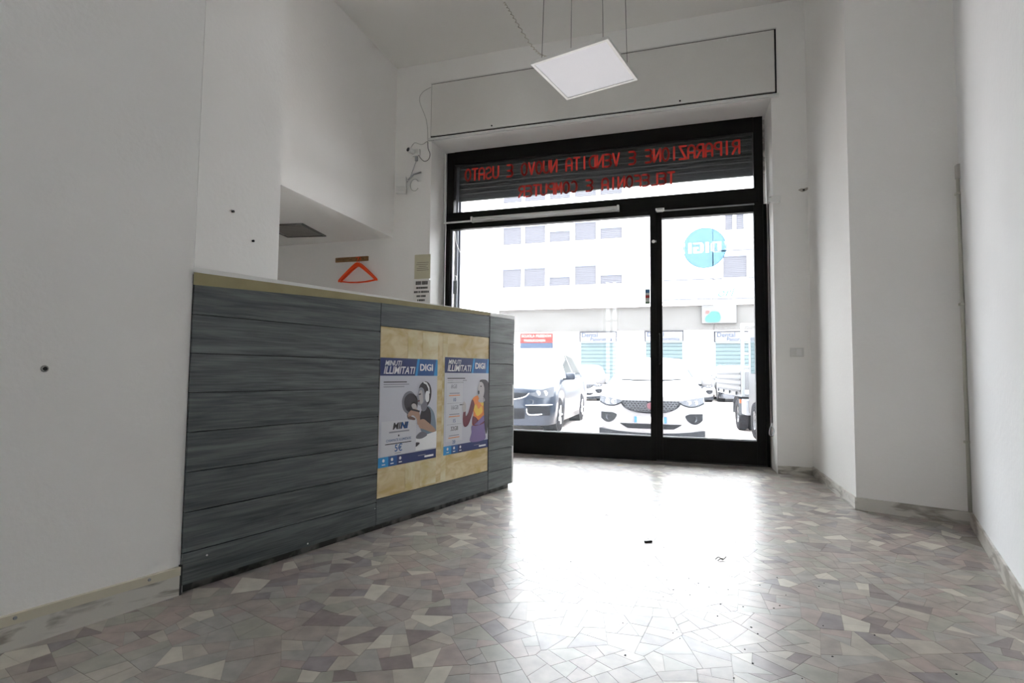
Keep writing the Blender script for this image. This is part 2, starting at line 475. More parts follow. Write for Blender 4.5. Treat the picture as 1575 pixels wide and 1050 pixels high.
MB().box(-.258, .803, 5.95, 6.05, 0, .012).build('threshold', mat('worn_threshold', (.05, .05, .05), .4, .5), d1)
hd = MB().tube(spline([(-.226, 5.958, 1.02), (-.226, 5.90, 1.04), (-.226, 5.90, 1.30), (-.226, 5.958, 1.32)], 6), .009, 10).build('handle', BLACK, d1, True)
MB().box(-.242, -.21, 5.952, 5.962, .90, .98, .002).build('lock_plate', BLACK, d1)
w2 = thing('window_2', 'wide transom window over shop window and door, black framed', 'window', (0, 0, 0), kind='structure')
bar('left_stile', w2, FR0, -2.61, 2.70, OZ - .005)
bar('right_stile', w2, .715, FR1, 2.64, OZ - .005)
bar('bottom_rail', w2, FR0 + .02, .76, 2.655, 2.815, YF - .004, 6.045)
bar('top_rail', w2, -2.61, .715, 3.40, OZ - .002)
MB().box(-2.61, .715, 5.997, 6.003, 2.815, 3.40).build('pane', GLASS, w2)
bar('side_jamb', w2, .797, .828, 0, 2.64, YF - .002, 6.05, .001)

w3 = thing('added_rear_window', 'unseen rear glazing added to let in daylight behind the camera', 'window', (0, 0, 0), kind='structure')  # unseen glazing, added so daylight also reaches walls facing the camera
for a in ((BX0, BX0 + .07, 0, 3.55), (BX1 - .07, BX1, 0, 3.55), ((BX0 + BX1) / 2 - .035, (BX0 + BX1) / 2 + .035, 0, 3.55)): bar('stile', w3, *a, YB - .14, YB - .06)
for z in (0, 2.35, 3.48): bar('rail', w3, BX0 + .07, BX1 - .07, z, z + .07, YB - .135, YB - .065)
MB().box(BX0 + .07, BX1 - .07, YB - .103, YB - .097, .07, 3.48).build('pane', GLASS, w3)
# red mirrored lettering on the transom glass, every letter a part
def arc(cx, cy, rx_, ry_, a0, a1, n=7): return [(cx + rx_ * math.cos(math.radians(a0 + (a1 - a0) * k / (n - 1))), cy + ry_ * math.sin(math.radians(a0 + (a1 - a0) * k / (n - 1)))) for k in range(n)]
OV = arc(.28, .5, .28, .5, 90, 450, 21)
GL = {'A': [[(0, 0), (0, .7)] + arc(.28, .7, .28, .3, 180, 0) + [(.56, 0)], [(0, .42), (.56, .42)]],
      'R': [[(0, 0), (0, 1)] + arc(.28, .76, .26, .24, 90, -90) + [(0, .52)], [(.24, .52), (.56, 0)]],
      'P': [[(0, 0), (0, 1)] + arc(.28, .74, .27, .26, 90, -90) + [(0, .48)]],
      'I': [[(.28, 0), (.28, 1)]], 'Z': [[(0, 1), (.56, 1), (0, 0), (.56, 0)]], 'O': [OV],
      'N': [[(0, 0), (0, 1), (.56, 0), (.56, 1)]],
      'E': [[(.56, 1)] + arc(.25, .76, .25, .24, 100, 250) + arc(.25, .24, .25, .24, 110, 260) + [(.56, 0)], [(.2, .51), (.5, .51)]],
      'V': [[(0, 1), (.28, 0), (.56, 1)]], 'D': [[(0, 0), (0, 1)] + arc(.18, .5, .38, .5, 90, -90, 11) + [(0, 0)]],
      'T': [[(0, 1), (.56, 1)], [(.28, 1), (.28, 0)]], 'U': [[(0, 1)] + arc(.28, .28, .28, .28, 180, 360) + [(.56, 1)]],
      'S': [arc(.29, .75, .26, .25, 30, 265) + arc(.27, .25, .28, .25, 85, -150)], 'L': [[(0, 1), (0, 0), (.5, 0)]],
      'F': [[(.54, 1)] + arc(.22, .78, .22, .22, 95, 180, 4) + [(0, 0)], [(0, .5), (.45, .5)]],
      'C': [arc(.3, .5, .3, .5, 55, 305, 15)], 'M': [[(0, 0), (.04, 1), (.28, .35), (.52, 1), (.56, 0)]]}
def stroke(mb, pts, w, y):
    for (ax, az), (bx, bz) in zip(pts, pts[1:]):
        d = math.hypot(bx - ax, bz - az)
        if d < 1e-6: continue
        nx_, nz_ = -(bz - az) / d * w / 2, (bx - ax) / d * w / 2
        mb.slab([(ax + nx_, az + nz_), (bx + nx_, bz + nz_), (bx - nx_, bz - nz_), (ax - nx_, az - nz_)], y, y + .0006)
    for x, z in pts:
        mb.slab([(x + w / 2 * math.cos(k * PI / 4), z + w / 2 * math.sin(k * PI / 4)) for k in range(8)], y, y + .0006)
def lettering(s, xr, xl, z0, h, label):
    t = thing('window_lettering', label, 'lettering', (xr, 5.9955, z0))
    adv = (xr - xl) / len(s); gw = adv * .74
    for i, ch in enumerate(s):
        if ch == ' ': continue
        mb = MB()
        for st in GL[ch]: stroke(mb, [(-(i * adv + gx * gw / .56), gz * h) for gx, gz in st], .021, 0)
        mb.build('letter', RED_V, t)
lettering('RIPARAZIONE E VENDITA NUOVO E USATO', .585, -2.50, 3.205, .138, 'upper line of red letters reading backwards across the transom glass')
lettering('TELEFONIA E COMPUTER', -.065, -1.825, 2.947, .125, 'shorter lower line of red letters reading backwards on the transom glass')

# round window sticker
DB = glass_mat('translucent_blue_film', (.27, .355, .40), .05, (.18, .36, .48))
DW = glass_mat('translucent_white_film', (.62, .66, .68), .2, (.6, .66, .7))
st = thing('round_sticker', 'round light blue sticker with white mirrored letters on the door glass', 'sticker', (.235, 5.994, 2.23))
GLY = {'D': ('111110', '110011', '110011', '110011', '110011', '110011', '111110'), 'I': ('11',) * 7,
       'G': ('011111', '110000', '110000', '110111', '110011', '110011', '011111')}
BMP = ['0' + '0'.join(GLY[c][r] for c in 'DIGI') + '0' for r in range(7)]
CW_, CH_ = .36 / 21, .016
zt_, zb_ = .060, .060 - 7 * CH_
def cap(sign, z):
    a0 = math.asin(abs(z) / .205); return [(.205 * math.cos(a0 + (PI - 2 * a0) * k / 24), sign * .205 * math.sin(a0 + (PI - 2 * a0) * k / 24)) for k in range(25)]
dm = MB().slab(cap(1, zt_), -.0006, 0).slab(cap(-1, zb_), -.0006, 0); lt = MB()
for r, row in enumerate(BMP):
    z1 = zt_ - r * CH_; z0 = z1 - CH_; c = 0
    hw = math.sqrt(.205 ** 2 - max(abs(z0), abs(z1)) ** 2)
    dm.slab([(-hw, z0), (-.18, z0), (-.18, z1), (-hw, z1)], -.0006, 0).slab([(.18, z0), (hw, z0), (hw, z1), (.18, z1)], -.0006, 0)
    while c < 21:
        e = c
        while e < 21 and row[e] == row[c]: e += 1
        x1, x0 = .18 - c * CW_, .18 - e * CW_
        (lt if row[c] == '1' else dm).slab([(x0, z0), (x1, z0), (x1, z1), (x0, z1)], -.0006, 0); c = e
dm.build('disc', DB, st); lt.build('emblem_lettering', DW, st)
ring = MB(); dk = [(.205 * math.cos(2 * PI * k / 48), .205 * math.sin(2 * PI * k / 48)) for k in range(48)]
for k in range(48):
    a, b = dk[k], dk[(k + 1) % 48]; ring.slab([a, b, (b[0] * 1.05, b[1] * 1.05), (a[0] * 1.05, a[1] * 1.05)], -.0006, 0)
ring.build('rim', glass_mat('rim_film', (.25, .35, .42), .2, (.15, .32, .42)), st)

# small things on the black frame
t = thing('alarm_contact', 'small white plastic door contact above the glass door', 'contact', (-.213, YF - .006, 2.655))
MB().slab([(-.045, .018), (-.045, -.002), (-.03, -.022), (.03, -.022), (.045, -.002), (.045, .018)], -.018, .001).build('housing', WHITE_PL, t)
MB().box(-.03, .03, -.0195, -.018, .004, .012).build('seam', GREY_MET, t)
t = thing('latch_knob', 'small white round latch on the door stile', 'latch', (-.282, YF, 2.321))
MB().cyl((0, -.012, 0), (0, .001, 0), .016, .018, 14).build('knob', WHITE_PL, t)
MB().box(.018, .03, -.008, .0, -.01, .01).build('keeper', GREY_MET, t)
t = thing('opening_sticker', 'small red and blue printed sticker at the edge of the fixed pane', 'sticker', (-.348, 5.9935, 1.70))
MB().box(-.026, .026, 0, .0006, -.045, .115).build('sheet', mat('sticker_paper', (.75, .75, .72), .5), t)
MB().box(-.022, .022, -.0004, 0, .075, .11).build('blue_band', mat('sticker_blue', (.05, .16, .32), .5), t)
MB().box(-.022, .022, -.0004, 0, .02, .05).build('red_band', mat('sticker_red', (.5, .04, .04), .5), t)
MB().box(-.022, .022, -.0004, 0, -.035, -.022).build('green_band', mat('sticker_green', (.06, .18, .08), .5), t)

# fluorescent batten on the transom bar
t = thing('fluorescent_light', 'white fluorescent batten fixed along the black transom bar', 'light', (-1.5, YF - .005, 2.70))
MB().box(-.85, .85, -.045, 0, -.028, .028, .008).build('housing', WHITE_MET, t)
MB().cyl((-.83, -.055, -.008), (.83, -.055, -.008), .013, n=14).build('tube', mat('unlit_tube', (.85, .86, .86), .2), t, True)
for s in (-1, 1): MB().box(s * .85 - .012, s * .85 + .012, -.073, 0, -.03, .03, .004).build('end_cap', WHITE_PL, t)
t = thing('cable_conduit', 'thin white conduit running down beside the shopfront frame to the batten', 'conduit', (0, 0, 0))
MB().box(-2.722, -2.706, YF - .03, YF - .012, 2.70, 3.54, .003).build('upright', WHITE_PL, t)
MB().box(-2.722, -2.36, YF - .03, YF - .012, 2.682, 2.70, .003).build('horizontal_run', WHITE_PL, t)

# white shutter box cover over the shopfront
t = thing('shutter_box_cover', 'long white cover panel of the roller shutter box above the shopfront', 'cover', (0, 0, 0))
MB().box(-2.742, .868, YW - .022, YW - .004, 3.612, 4.222, .003).build('panel', noise_mat('cover_paint', (.70, .69, .66), (.74, .73, .70), (2, 2, 2), rough=.7, coord='World'), t)
MB().box(-2.752, .885, YW - .006, YW, 3.588, 4.236).build('shadow_gap', DARK, t)
MB().box(-2.77, .90, YW - .035, YW, 3.562, 3.588, .004).build('lower_trim', WHITE_MET, t)
MB().box(-2.762, .89, YW - .012, YW, 4.236, 4.25, .002).build('upper_trim', WHITE_MET, t)
for x, z in ((-.0, 3.64), (-2.0, 3.64), (.45, 4.19), (-2.55, 4.19)): MB().cyl((x, YW - .026, z), (x, YW - .02, z), .009, n=10).build('screw', DARK if z < 4 else WHITE_PL, t)

# rope guide bracket and shutter cord at right
t = thing('cord_guide', 'white plastic cord guide beside the door with a long dark cord and hook', 'bracket', (.845, YW, 2.565))
MB().box(-.035, .05, -.05, 0, -.03, .03, .006).build('housing', WHITE_PL, t)
MB().cyl((-.035, -.03, 0), (-.05, -.03, 0), .02, n=12).build('roller', WHITE_PL, t)
CDX = .797 - .845
MB().tube([(CDX, .03, -.025), (CDX + .004, .03, -.565), (CDX, .03, -1.365), (CDX + .004, .03, -2.105)], .005).build('cord', mat('dark_cord', (.02, .02, .02), .8), t)
MB().tube([(CDX + a, .03 + b, c - 2.565) for a, b, c in spline([(.004, 0, .46), (-.018, -.01, .40), (-.02, -.012, .35), (.008, -.01, .35), (.016, -.01, .40), (-.01, -.01, .44)], 6)], .004).build('hook', STEEL, t, True)

# ------------------------------------------------------------------ exterior jambs, roller shutter
STONE = noise_mat('jamb_marble', (.25, .24, .24), (.66, .64, .60), (9, 9, 6), detail=8, rough=.5, lo=.4, hi=.55, distortion=2, coord='World')
ex = thing('wall_outer_jambs', 'grey veined stone jambs outside the shopfront', 'wall', kind='structure')
MB().box(OX0 - .02, -2.665, 6.06, 6.38, -.02, OZ + .02).build('stone_jamb', STONE, ex)
MB().box(.80, OX1 + .02, 6.06, 6.38, -.02, OZ + .02).build('stone_jamb', STONE, ex)
MB().box(-2.9, 1.1, 6.0, 6.5, -.28, -.002).build('door_sill', mat('sill_stone', (.5, .49, .47), .5), ex)
gd = thing('shutter_guide', 'dark metal shutter guide with a lock outside the left edge of the window', 'guide', (-2.665, 6.2, 0))
g_ = MB().box(0, .035, -.05, -.035, 0, 3.5).box(0, .035, .035, .05, 0, 3.5).box(0, .008, -.05, .05, 0, 3.5)
g_.build('channel', mat('guide_metal', (.13, .14, .16), .5, .5), gd)
MB().box(.0, .05, -.085, -.06, 1.86, 2.02, .006).build('lock_body', mat('lock_metal', (.07, .075, .08), .4, .6), gd)
MB().tube(spline([(.03, -.075, 2.02), (.045, -.09, 2.07), (.02, -.09, 2.08)], 5), .005).build('lock_lever', STEEL, gd)
MB().tube(spline([(.01, -.07, 2.62), (.02, -.06, 2.5), (.06, -.03, 2.38)], 6), .004).build('pull_cord', WHITE_PL, gd)
gd2 = thing('shutter_guide', 'dark metal shutter guide outside the door at right', 'guide', (.79, 6.2, 0))
MB().box(-.03, .01, -.05, -.035, 0, 3.5).box(-.03, .01, .035, .05, 0, 3.5).build('channel', mat('guide_metal_right', (.1, .11, .12), .5, .5), gd2)
SL = noise_mat('shutter_slats_grey', (.045, .05, .05), (.06, .066, .066), (1, 1, 8), rough=.55, coord='World')
rs = thing('roller_shutter', 'dark grey roller shutter half lowered behind the transom glass', 'shutter', (0, 6.2, 3.05))
for k in range(9):
    z = k * .062
    prof = [(-.006, z + .001), (.002, z + .003), (.003, z + .031), (.002, z + .058), (-.006, z + .061), (-.010, z + .061), (-.0075, z + .031), (-.010, z + .001)]
    v = [(-2.64, y, zz) for y, zz in prof] + [(.775, y, zz) for y, zz in prof]; n = len(prof)
    obj('slat', v, [(i, (i + 1) % n, n + (i + 1) % n, n + i) for i in range(n)] + [tuple(reversed(range(n))), tuple(range(n, 2 * n))], SL, rs)
MB().box(-2.64, .775, -.02, .01, -.03, .004, .004).build('bottom_rail', mat('shutter_rail', (.06, .065, .065), .5, .4), rs)

# ------------------------------------------------------------------ counter
CR = PI / 2 - A14
SLOPE = .0135
ct = thing('counter', 'tall reception counter clad in grey wood-look planks with white top', 'counter', (LW[0], LW[1], 0), CR)
PT = .012
def zt(s): return 1.325 + SLOPE * s
CS = mat('carcass_board', (.62, .6, .56), .6)
MB().slab([(.0, .04), (2.50, .04), (2.50, zt(2.5) - .03), (0, zt(0) - .03)], -.0, .018).build('front_board', BOARD_E, ct)
MB().box(2.505, 2.525, -.012, .5, .04, zt(2.5) - .03).build('end_panel', WHITE_MET, ct)
for x in (.9, 1.7): MB().box(x, x + .018, .02, .48, .04, 1.28).build('divider', CS, ct)
MB().box(.55, 2.5, .03, .48, .60, .618).build('shelf', CS, ct)
tp = [(-.004, -.004), (2.535, -.004), (2.535, .5), (.40, .5), (.492, .128)]
n = len(tp)
vs = [(x, y, zt(x) - .027) for x, y in tp] + [(x, y, zt(x)) for x, y in tp]
obj('countertop', vs, [tuple(reversed(range(n))), tuple(range(n, 2 * n))] + [(i, (i + 1) % n, n + (i + 1) % n, n + i) for i in range(n)], mat('white_laminate_top', (.80, .80, .78), .3), ct)
MB().box(.0, 2.49, .012, .035, 0, .036).build('plinth', noise_mat('stained_plinth', (.02, .02, .018), (.10, .10, .09), (14, 14, 14), rough=.7, lo=.45, hi=.6), ct)
MB().box(-.006, .004, -PT, .004, .0, .118).build('corner_strip', BOARD_E, ct)
rowz = [.034, .162, .323, .484, .645, .806, .968, 1.129, 1.296]
def plank(x0, x1, z0, z1, sl=0):
    g = .002; d = random.uniform(-.0006, .0006)
    zz1a = z1 + (SLOPE * x0 if sl else 0); zz1b = z1 + (SLOPE * x1 if sl else 0)
    o = MB().slab([(x0 + g, z0 + g), (x1 - g, z0 + g), (x1 - g, zz1b - g), (x0 + g, zz1a - g)], -PT + d, -.0005)
    cx_ = (x0 + x1) / 2
    o = MB().add([(v[0], v[1], v[2]) for v in o.v], o.f).build('plank', WOOD, ct)
    return o
JX = [0, 1.056, 2.172, 2.522]
for a, b in zip(rowz, rowz[1:]):
    last = b > 1.29
    plank(0, JX[1], a, b, last); plank(JX[2], JX[3], a, b, last)
plank(JX[1], JX[2], .034, .178); plank(JX[1], JX[2], 1.164, 1.296, True)
MB().box(JX[1] - .0008, JX[1] + .0008, -PT - .0006, 0, .036, 1.30).build('joint_strip', BOARD_E, ct)
MB().box(JX[2] - .001, JX[2] + .001, -PT - .0012, 0, .036, 1.30).build('joint_strip', BOARD_E, ct)
MB().box(JX[1] + .002, JX[2] - .002, -PT + .004, -.001, .18, 1.162).build('inset_board', YBOARD, ct)
for x0, x1 in ((.235, .32), (.37, .52), (.57, .62)):
    a = JX[1] + x0
    MB().box(a, JX[1] + x1, -PT + .0030, -PT + .0038, .19, 1.15).build('tape_strip', YSTRIP, ct)
# masking tape band, tapering to the right
v = []
tl_ = [(-.004, 1.250, 1.302), (.5, 1.272, 1.314), (1.056, 1.296, 1.326), (1.6, 1.312, 1.338), (2.175, 1.328, 1.352)]
vs = [(x, -PT - .0018, z) for x, a, b in tl_ for z in (a, b)] + [(x, -PT - .0008, z) for x, a, b in tl_ for z in (a, b)]
fs = [(2 * i, 2 * i + 2, 2 * i + 3, 2 * i + 1) for i in range(4)] + [(10 + 2 * i, 11 + 2 * i, 13 + 2 * i, 12 + 2 * i) for i in range(4)]
fs += [(2 * i + 1, 2 * i + 3, 13 + 2 * i, 11 + 2 * i) for i in range(4)]
obj('masking_tape', vs, fs, TAPE, ct)
for x, z in ((.10, .13), (1.045, .13), (.6, .05)): MB().cyl((x, -PT - .002, z), (x, -PT, z), .004, n=8).build('screw', WHITE_PL, ct)

# ------------------------------------------------------------------ posters
def pcol(n, c, r=.35): return mat(n, c, r)
PC = dict(paper=pcol('poster_paper', (.58, .59, .66)), navy=pcol('poster_navy', (.018, .035, .15)), mid=pcol('poster_mid_blue', (.02, .10, .32)),
          cyan=pcol('poster_cyan', (.03, .30, .66)), white=pcol('poster_white', (.85, .86, .88)), ink=pcol('poster_ink', (.02, .02, .03)),
          grey=pcol('poster_grey', (.30, .31, .36)), dark=pcol('poster_dark', (.045, .04, .05)), skin=pcol('poster_skin', (.42, .27, .20)),
          skin2=pcol('poster_skin_shadow', (.16, .09, .075)), shade=pcol('poster_shade', (.20, .20, .24)), denim=pcol('poster_denim', (.20, .26, .33)),
          purple=pcol('poster_purple', (.22, .16, .36)), orange=pcol('poster_orange', (.80, .25, .05)), yellow=pcol('poster_yellow', (.85, .55, .06)),
          wine=pcol('poster_wine', (.17, .03, .05)), card=pcol('poster_card', (.65, .66, .71)), skin3=pcol('poster_pale_skin', (.50, .47, .48)))
def layer(par, name, pts, col, k):
    mb = MB().slab(pts, -.0010 - .0003 * k, -.0007 - .0003 * k)
    # triangulate concave outlines safely
    o = mb.build(name, PC[col], par)
    bm = bmesh.new(); bm.from_mesh(o.data); bmesh.ops.triangulate(bm, faces=[f for f in bm.faces if len(f.verts) > 4]); bm.to_mesh(o.data); bm.free()
    return o
def rect(x0, x1, z0, z1): return [(x0, z0), (x1, z0), (x1, z1), (x0, z1)]
def poster(s0, s1, z0, z1, label):
    cxp = LW[0] + GX * s0 - (-GY) * 0; cyp = LW[1] + GY * s0
    # sits on the inset board: local -y is towards the room
    off = PT - .002
    return thing('poster', label, 'poster', (cxp + GY * off, cyp - GX * off, z0), CR), s1 - s0, z1 - z0
def poster_base(p, W, Hh):
    MB().box(0, W, -.0009, 0, 0, Hh).build('sheet', PC['paper'], p)
    layer(p, 'header_band', rect(0, W * .62, Hh - .105, Hh), 'navy', 0)
    layer(p, 'header_band', rect(W * .62, W * .80, Hh - .105, Hh), 'mid', 0)
    layer(p, 'header_band', rect(W * .80, W, Hh - .105, Hh), 'mid', 0)
    layer(p, 'header_glow', [(W * .93, Hh - .105), (W, Hh - .105), (W, Hh), (W * .97, Hh)], 'cyan', 1)
    layer(p, 'header_glow', [(W * .58, Hh - .105), (W * .62, Hh - .105), (W * .66, Hh), (W * .62, Hh)], 'cyan', 1)
    layer(p, 'footer_band', rect(0, W, 0, .058), 'navy', 0)
    layer(p, 'footer_band', rect(0, W * .16, 0, .058), 'cyan', 1)
    layer(p, 'footer_band', rect(W * .16, W * .3, 0, .058), 'mid', 1)
    text('lettering', 'MINUTI', .043, PC['white'], p, (.035, -.0022, Hh - .045), sx=.95, shear=.25, bold=.0006)
    text('lettering', 'ILLIMITATI', .062, PC['white'], p, (.025, -.0022, Hh - .093), sx=.92, shear=.25, bold=.001)
    text('logo_lettering', 'DIGI', .058, PC['white'], p, (W * .66, -.0022, Hh - .072), sx=1.12, bold=.0018)
    for k in range(3):
        x = W * (.06 + .135 * k)
        layer(p, 'icon', [(x + .010 * math.cos(a * PI / 4) + .012, .038 + .010 * math.sin(a * PI / 4)) for a in range(8)], 'white', 2)
        layer(p, 'icon', rect(x, x + .026, .012, .018), 'white', 2)
    layer(p, 'small_print', rect(W * .66, W * .80, .030, .034), 'grey', 2)
    layer(p, 'small_print', rect(W * .78, W * .95, .014, .026), 'white', 2)
    for k in range(3): layer(p, 'small_print', rect(.03, .03 + (.19, .21, .17)[k] * W / .5, Hh - .145 - .014 * k, Hh - .139 - .014 * k), 'ink' if k == 0 else 'grey', 1)
p, W, Hh = poster(1.061, 1.572, .350, .982, 'left advertising poster with a woman in headphones taped to the counter')
poster_base(p, W, Hh)
layer(p, 'picture_shadow', closed([(.20, .41), (.185, .37), (.20, .32), (.25, .29), (.30, .29), (.325, .34), (.315, .39), (.27, .43), (.23, .43)]), 'shade', 1)
layer(p, 'picture_shadow', closed([(.215, .40), (.205, .36), (.225, .32), (.27, .30), (.31, .31), (.325, .36), (.31, .40), (.26, .42)]), 'dark', 2)
layer(p, 'picture_body', closed([(.36, .30), (.42, .335), (.475, .30), (.50, .24), (.508, .17), (.508, .14), (.43, .145), (.37, .17), (.345, .24)]), 'denim', 3)
layer(p, 'picture_body', closed([(.365, .315), (.40, .335), (.44, .315), (.455, .26), (.44, .20), (.38, .20), (.35, .26)]), 'dark', 4)
layer(p, 'picture_hair', closed([(.335, .445), (.35, .475), (.39, .492), (.43, .478), (.452, .44), (.45, .39), (.43, .35), (.40, .33), (.385, .37), (.37, .42)]), 'dark', 5)
layer(p, 'picture_neck', closed([(.355, .36), (.40, .39), (.415, .34), (.40, .31), (.37, .305), (.355, .33)]), 'shade', 6)
layer(p, 'picture_face', closed([(.335, .45), (.326, .425), (.318, .405), (.311, .392), (.322, .386), (.320, .375), (.326, .368), (.325, .350), (.345, .342), (.375, .355), (.395, .385), (.40, .42), (.385, .455), (.355, .468)]), 'grey', 7)
layer(p, 'picture_face', closed([(.338, .43), (.332, .405), (.34, .375), (.35, .352), (.372, .362), (.37, .40), (.36, .435)]), 'skin3', 8)
layer(p, 'picture_hair', closed([(.332, .448), (.35, .455), (.375, .445), (.392, .41), (.405, .40), (.42, .45), (.40, .478), (.36, .476)]), 'dark', 9)
layer(p, 'picture_face', closed([(.331, .413), (.347, .417), (.352, .411), (.335, .407)], 3), 'dark', 9)
layer(p, 'picture_face', closed([(.323, .372), (.338, .376), (.342, .369), (.328, .366)], 3), 'wine', 9)
hp = [(.372, .492), (.405, .485), (.43, .455), (.436, .415), (.425, .413), (.419, .447), (.40, .472), (.373, .480)]
layer(p, 'picture_headphones', hp, 'white', 10)
layer(p, 'picture_headphones', closed([(.395, .42), (.412, .432), (.428, .415), (.428, .372), (.41, .36), (.394, .38)]), 'white', 11)
layer(p, 'picture_hand', closed([(.335, .245), (.38, .255), (.42, .235), (.49, .19), (.50, .165), (.45, .17), (.39, .19), (.345, .205)]), 'skin', 5)
layer(p, 'picture_hand', closed([(.232, .285), (.25, .31), (.285, .325), (.325, .315), (.345, .28), (.345, .235), (.325, .225), (.315, .26), (.28, .285), (.245, .272)]), 'skin', 12)
layer(p, 'picture_hand', closed([(.235, .275), (.26, .28), (.30, .265), (.295, .255), (.255, .262)], 4), 'skin2', 13)
layer(p, 'picture_hand', closed([(.265, .345), (.285, .358), (.31, .345), (.315, .31), (.29, .315)], 4), 'skin3', 12)
layer(p, 'picture_phone', [(.255, .318), (.34, .300), (.342, .310), (.258, .330)], 'dark', 14)
layer(p, 'picture_table', [(.31, .065), (W, .065), (W, .17), (.40, .155), (.31, .15)], 'white', 7)
layer(p, 'picture_book', closed([(.31, .145), (.35, .175), (.40, .17), (.415, .15), (.36, .135)]), 'shade', 8)
layer(p, 'picture_book', closed([(.31, .115), (.35, .11), (.33, .095), (.31, .09)], 3), 'dark', 8)
layer(p, 'price_card', rect(.015, .312, .062, .262), 'card', 12)
text('lettering', 'MINI', .055, PC['dark'], p, (.105, -.0062, .212), shear=.2, sx=1.1, bold=.0012)
text('lettering', 'NI', .055, PC['mid'], p, (.172, -.0066, .212), shear=.2, sx=1.1, bold=.0012)
text('lettering', 'CHIAMATE ILLIMITATE', .021, PC['mid'], p, (.055, -.0062, .142))
layer(p, 'small_print', rect(.08, .25, .192, .201), 'grey', 13)
layer(p, 'small_print', rect(.155, .165, .168, .178), 'ink', 13)
layer(p, 'small_print', rect(.05, .27, .126, .131), 'ink', 13)
text('lettering', '5\u20ac', .058, PC['mid'], p, (.125, -.0062, .082), bold=.0006)
layer(p, 'small_print', rect(.13, .18, .070, .074), 'grey', 13)
p, W, Hh = poster(1.648, 2.166, .352, 1.002, 'right advertising poster with a laughing woman taped to the counter')
poster_base(p, W, Hh)
layer(p, 'price_card', rect(.02, .20, .085, .50), 'card', 1)
for k, tx in enumerate(('8GB', '16GB', '32GB')):
    z = .44 - .142 * k
    text('lettering', tx, .040, PC['grey'] if k != 2 else PC['dark'], p, (.068, -.0030, z), sx=.9, shear=.1)
    layer(p, 'small_print', rect(.055, .165, z - .036, z - .030), 'grey', 2)
    layer(p, 'small_print', rect(.05, .17, z - .05, z - .045), 'orange', 2)
    text('lettering', ('10', '15', '20')[k], .034, PC['mid'], p, (.09, -.0030, z - .088))
    layer(p, 'card_line', rect(.03, .19, z - .101, z - .0995), 'shade', 2)
def T2(q): return [(x, z * .86 + .004) for x, z in q]
layer(p, 'picture_trousers', closed(T2([(.32, .20), (.31, .14), (.30, .065), (.47, .065), (.48, .12), (.46, .22)])), 'purple', 3)
layer(p, 'picture_top', closed(T2([(.31, .40), (.36, .44), (.44, .43), (.48, .36), (.47, .24), (.42, .20), (.32, .20), (.33, .30)])), 'orange', 4)
layer(p, 'picture_top', closed(T2([(.33, .34), (.36, .37), (.39, .33), (.43, .35), (.44, .30), (.38, .27), (.35, .30)])), 'yellow', 5)
layer(p, 'picture_top', closed(T2([(.40, .40), (.43, .42), (.46, .38), (.44, .35)])), 'yellow', 5)
layer(p, 'picture_top', closed(T2([(.32, .27), (.36, .26), (.40, .23), (.46, .25), (.46, .205), (.33, .195)])), 'wine', 6)
layer(p, 'picture_sash', T2([(.34, .20), (.46, .275), (.47, .225), (.40, .195)]), 'purple', 7)
layer(p, 'picture_arm', closed(T2([(.31, .41), (.34, .36), (.30, .26), (.26, .20), (.22, .20), (.205, .26), (.215, .34), (.235, .33), (.24, .28), (.27, .31)])), 'wine', 6)
layer(p, 'picture_arm', closed(T2([(.205, .32), (.195, .37), (.215, .40), (.24, .37), (.235, .32)])), 'skin3', 7)
layer(p, 'picture_arm', T2(rect(.165, .215, .372, .378)), 'ink', 7)
layer(p, 'picture_hair', closed(T2([(.40, .56), (.45, .575), (.50, .56), (.517, .50), (.517, .20), (.49, .11), (.47, .20), (.46, .30), (.45, .40), (.44, .47)])), 'dark', 8)
layer(p, 'picture_face', closed(T2([(.405, .555), (.385, .52), (.375, .495), (.385, .475), (.38, .445), (.395, .42), (.43, .41), (.455, .45), (.46, .50), (.44, .545)])), 'skin3', 9)
layer(p, 'picture_face', closed(T2([(.380, .482), (.398, .478), (.396, .455), (.382, .455)]), 3), 'dark', 10)
layer(p, 'picture_face', closed(T2([(.405, .52), (.425, .523), (.42, .512)]), 3), 'dark', 10)
layer(p, 'picture_neck', closed(T2([(.395, .415), (.44, .43), (.47, .40), (.44, .38), (.39, .39)])), 'skin3', 8)

# ------------------------------------------------------------------ suspended LED panel
pc = [Vector((-1.03, 3.715, 3.15)), Vector((-.452, 3.545, 3.15)), Vector((-.325, 4.155, 3.15)), Vector((-.888, 4.325, 3.15))]
c0 = sum(pc, Vector()) / 4
lp = thing('ceiling_light', 'square white flat panel light hanging on four thin wires', 'light', tuple(c0), math.radians(-14.6))
MB().box(-.298, .298, -.298, .298, .004, .022, .002).build('back_housing', WHITE_MET, lp)
fr = MB()
for a in ((-.3, .3, -.3, -.278), (-.3, .3, .278, .3), (-.3, -.278, -.278, .278), (.278, .3, -.278, .278)): fr.box(*a, -.004, .012)
fr.build('frame', mat('panel_frame', (.70, .70, .68), .35), lp)
MB().box(-.278, .278, -.278, .278, 0, .004).build('diffuser', mat('opal_diffuser', (.86, .87, .92), .5, spec=.3), lp)
for sx in (-1, 1):
    for sy in (-1, 1):
        MB().cyl((sx * .24, sy * .24, .03), (sx * .215, sy * .215, H - 3.15), .0022, n=6).build('suspension_wire', mat('wire_steel', (.10, .10, .10), .4, .5), lp)
        MB().cyl((sx * .24, sy * .24, .021), (sx * .24, sy * .24, .034), .008, n=8).build('wire_clip', STEEL, lp)
MB().box(-.12, .02, .08, .14, .022, .045, .003).build('driver_box', WHITE_PL, lp)
hel = []
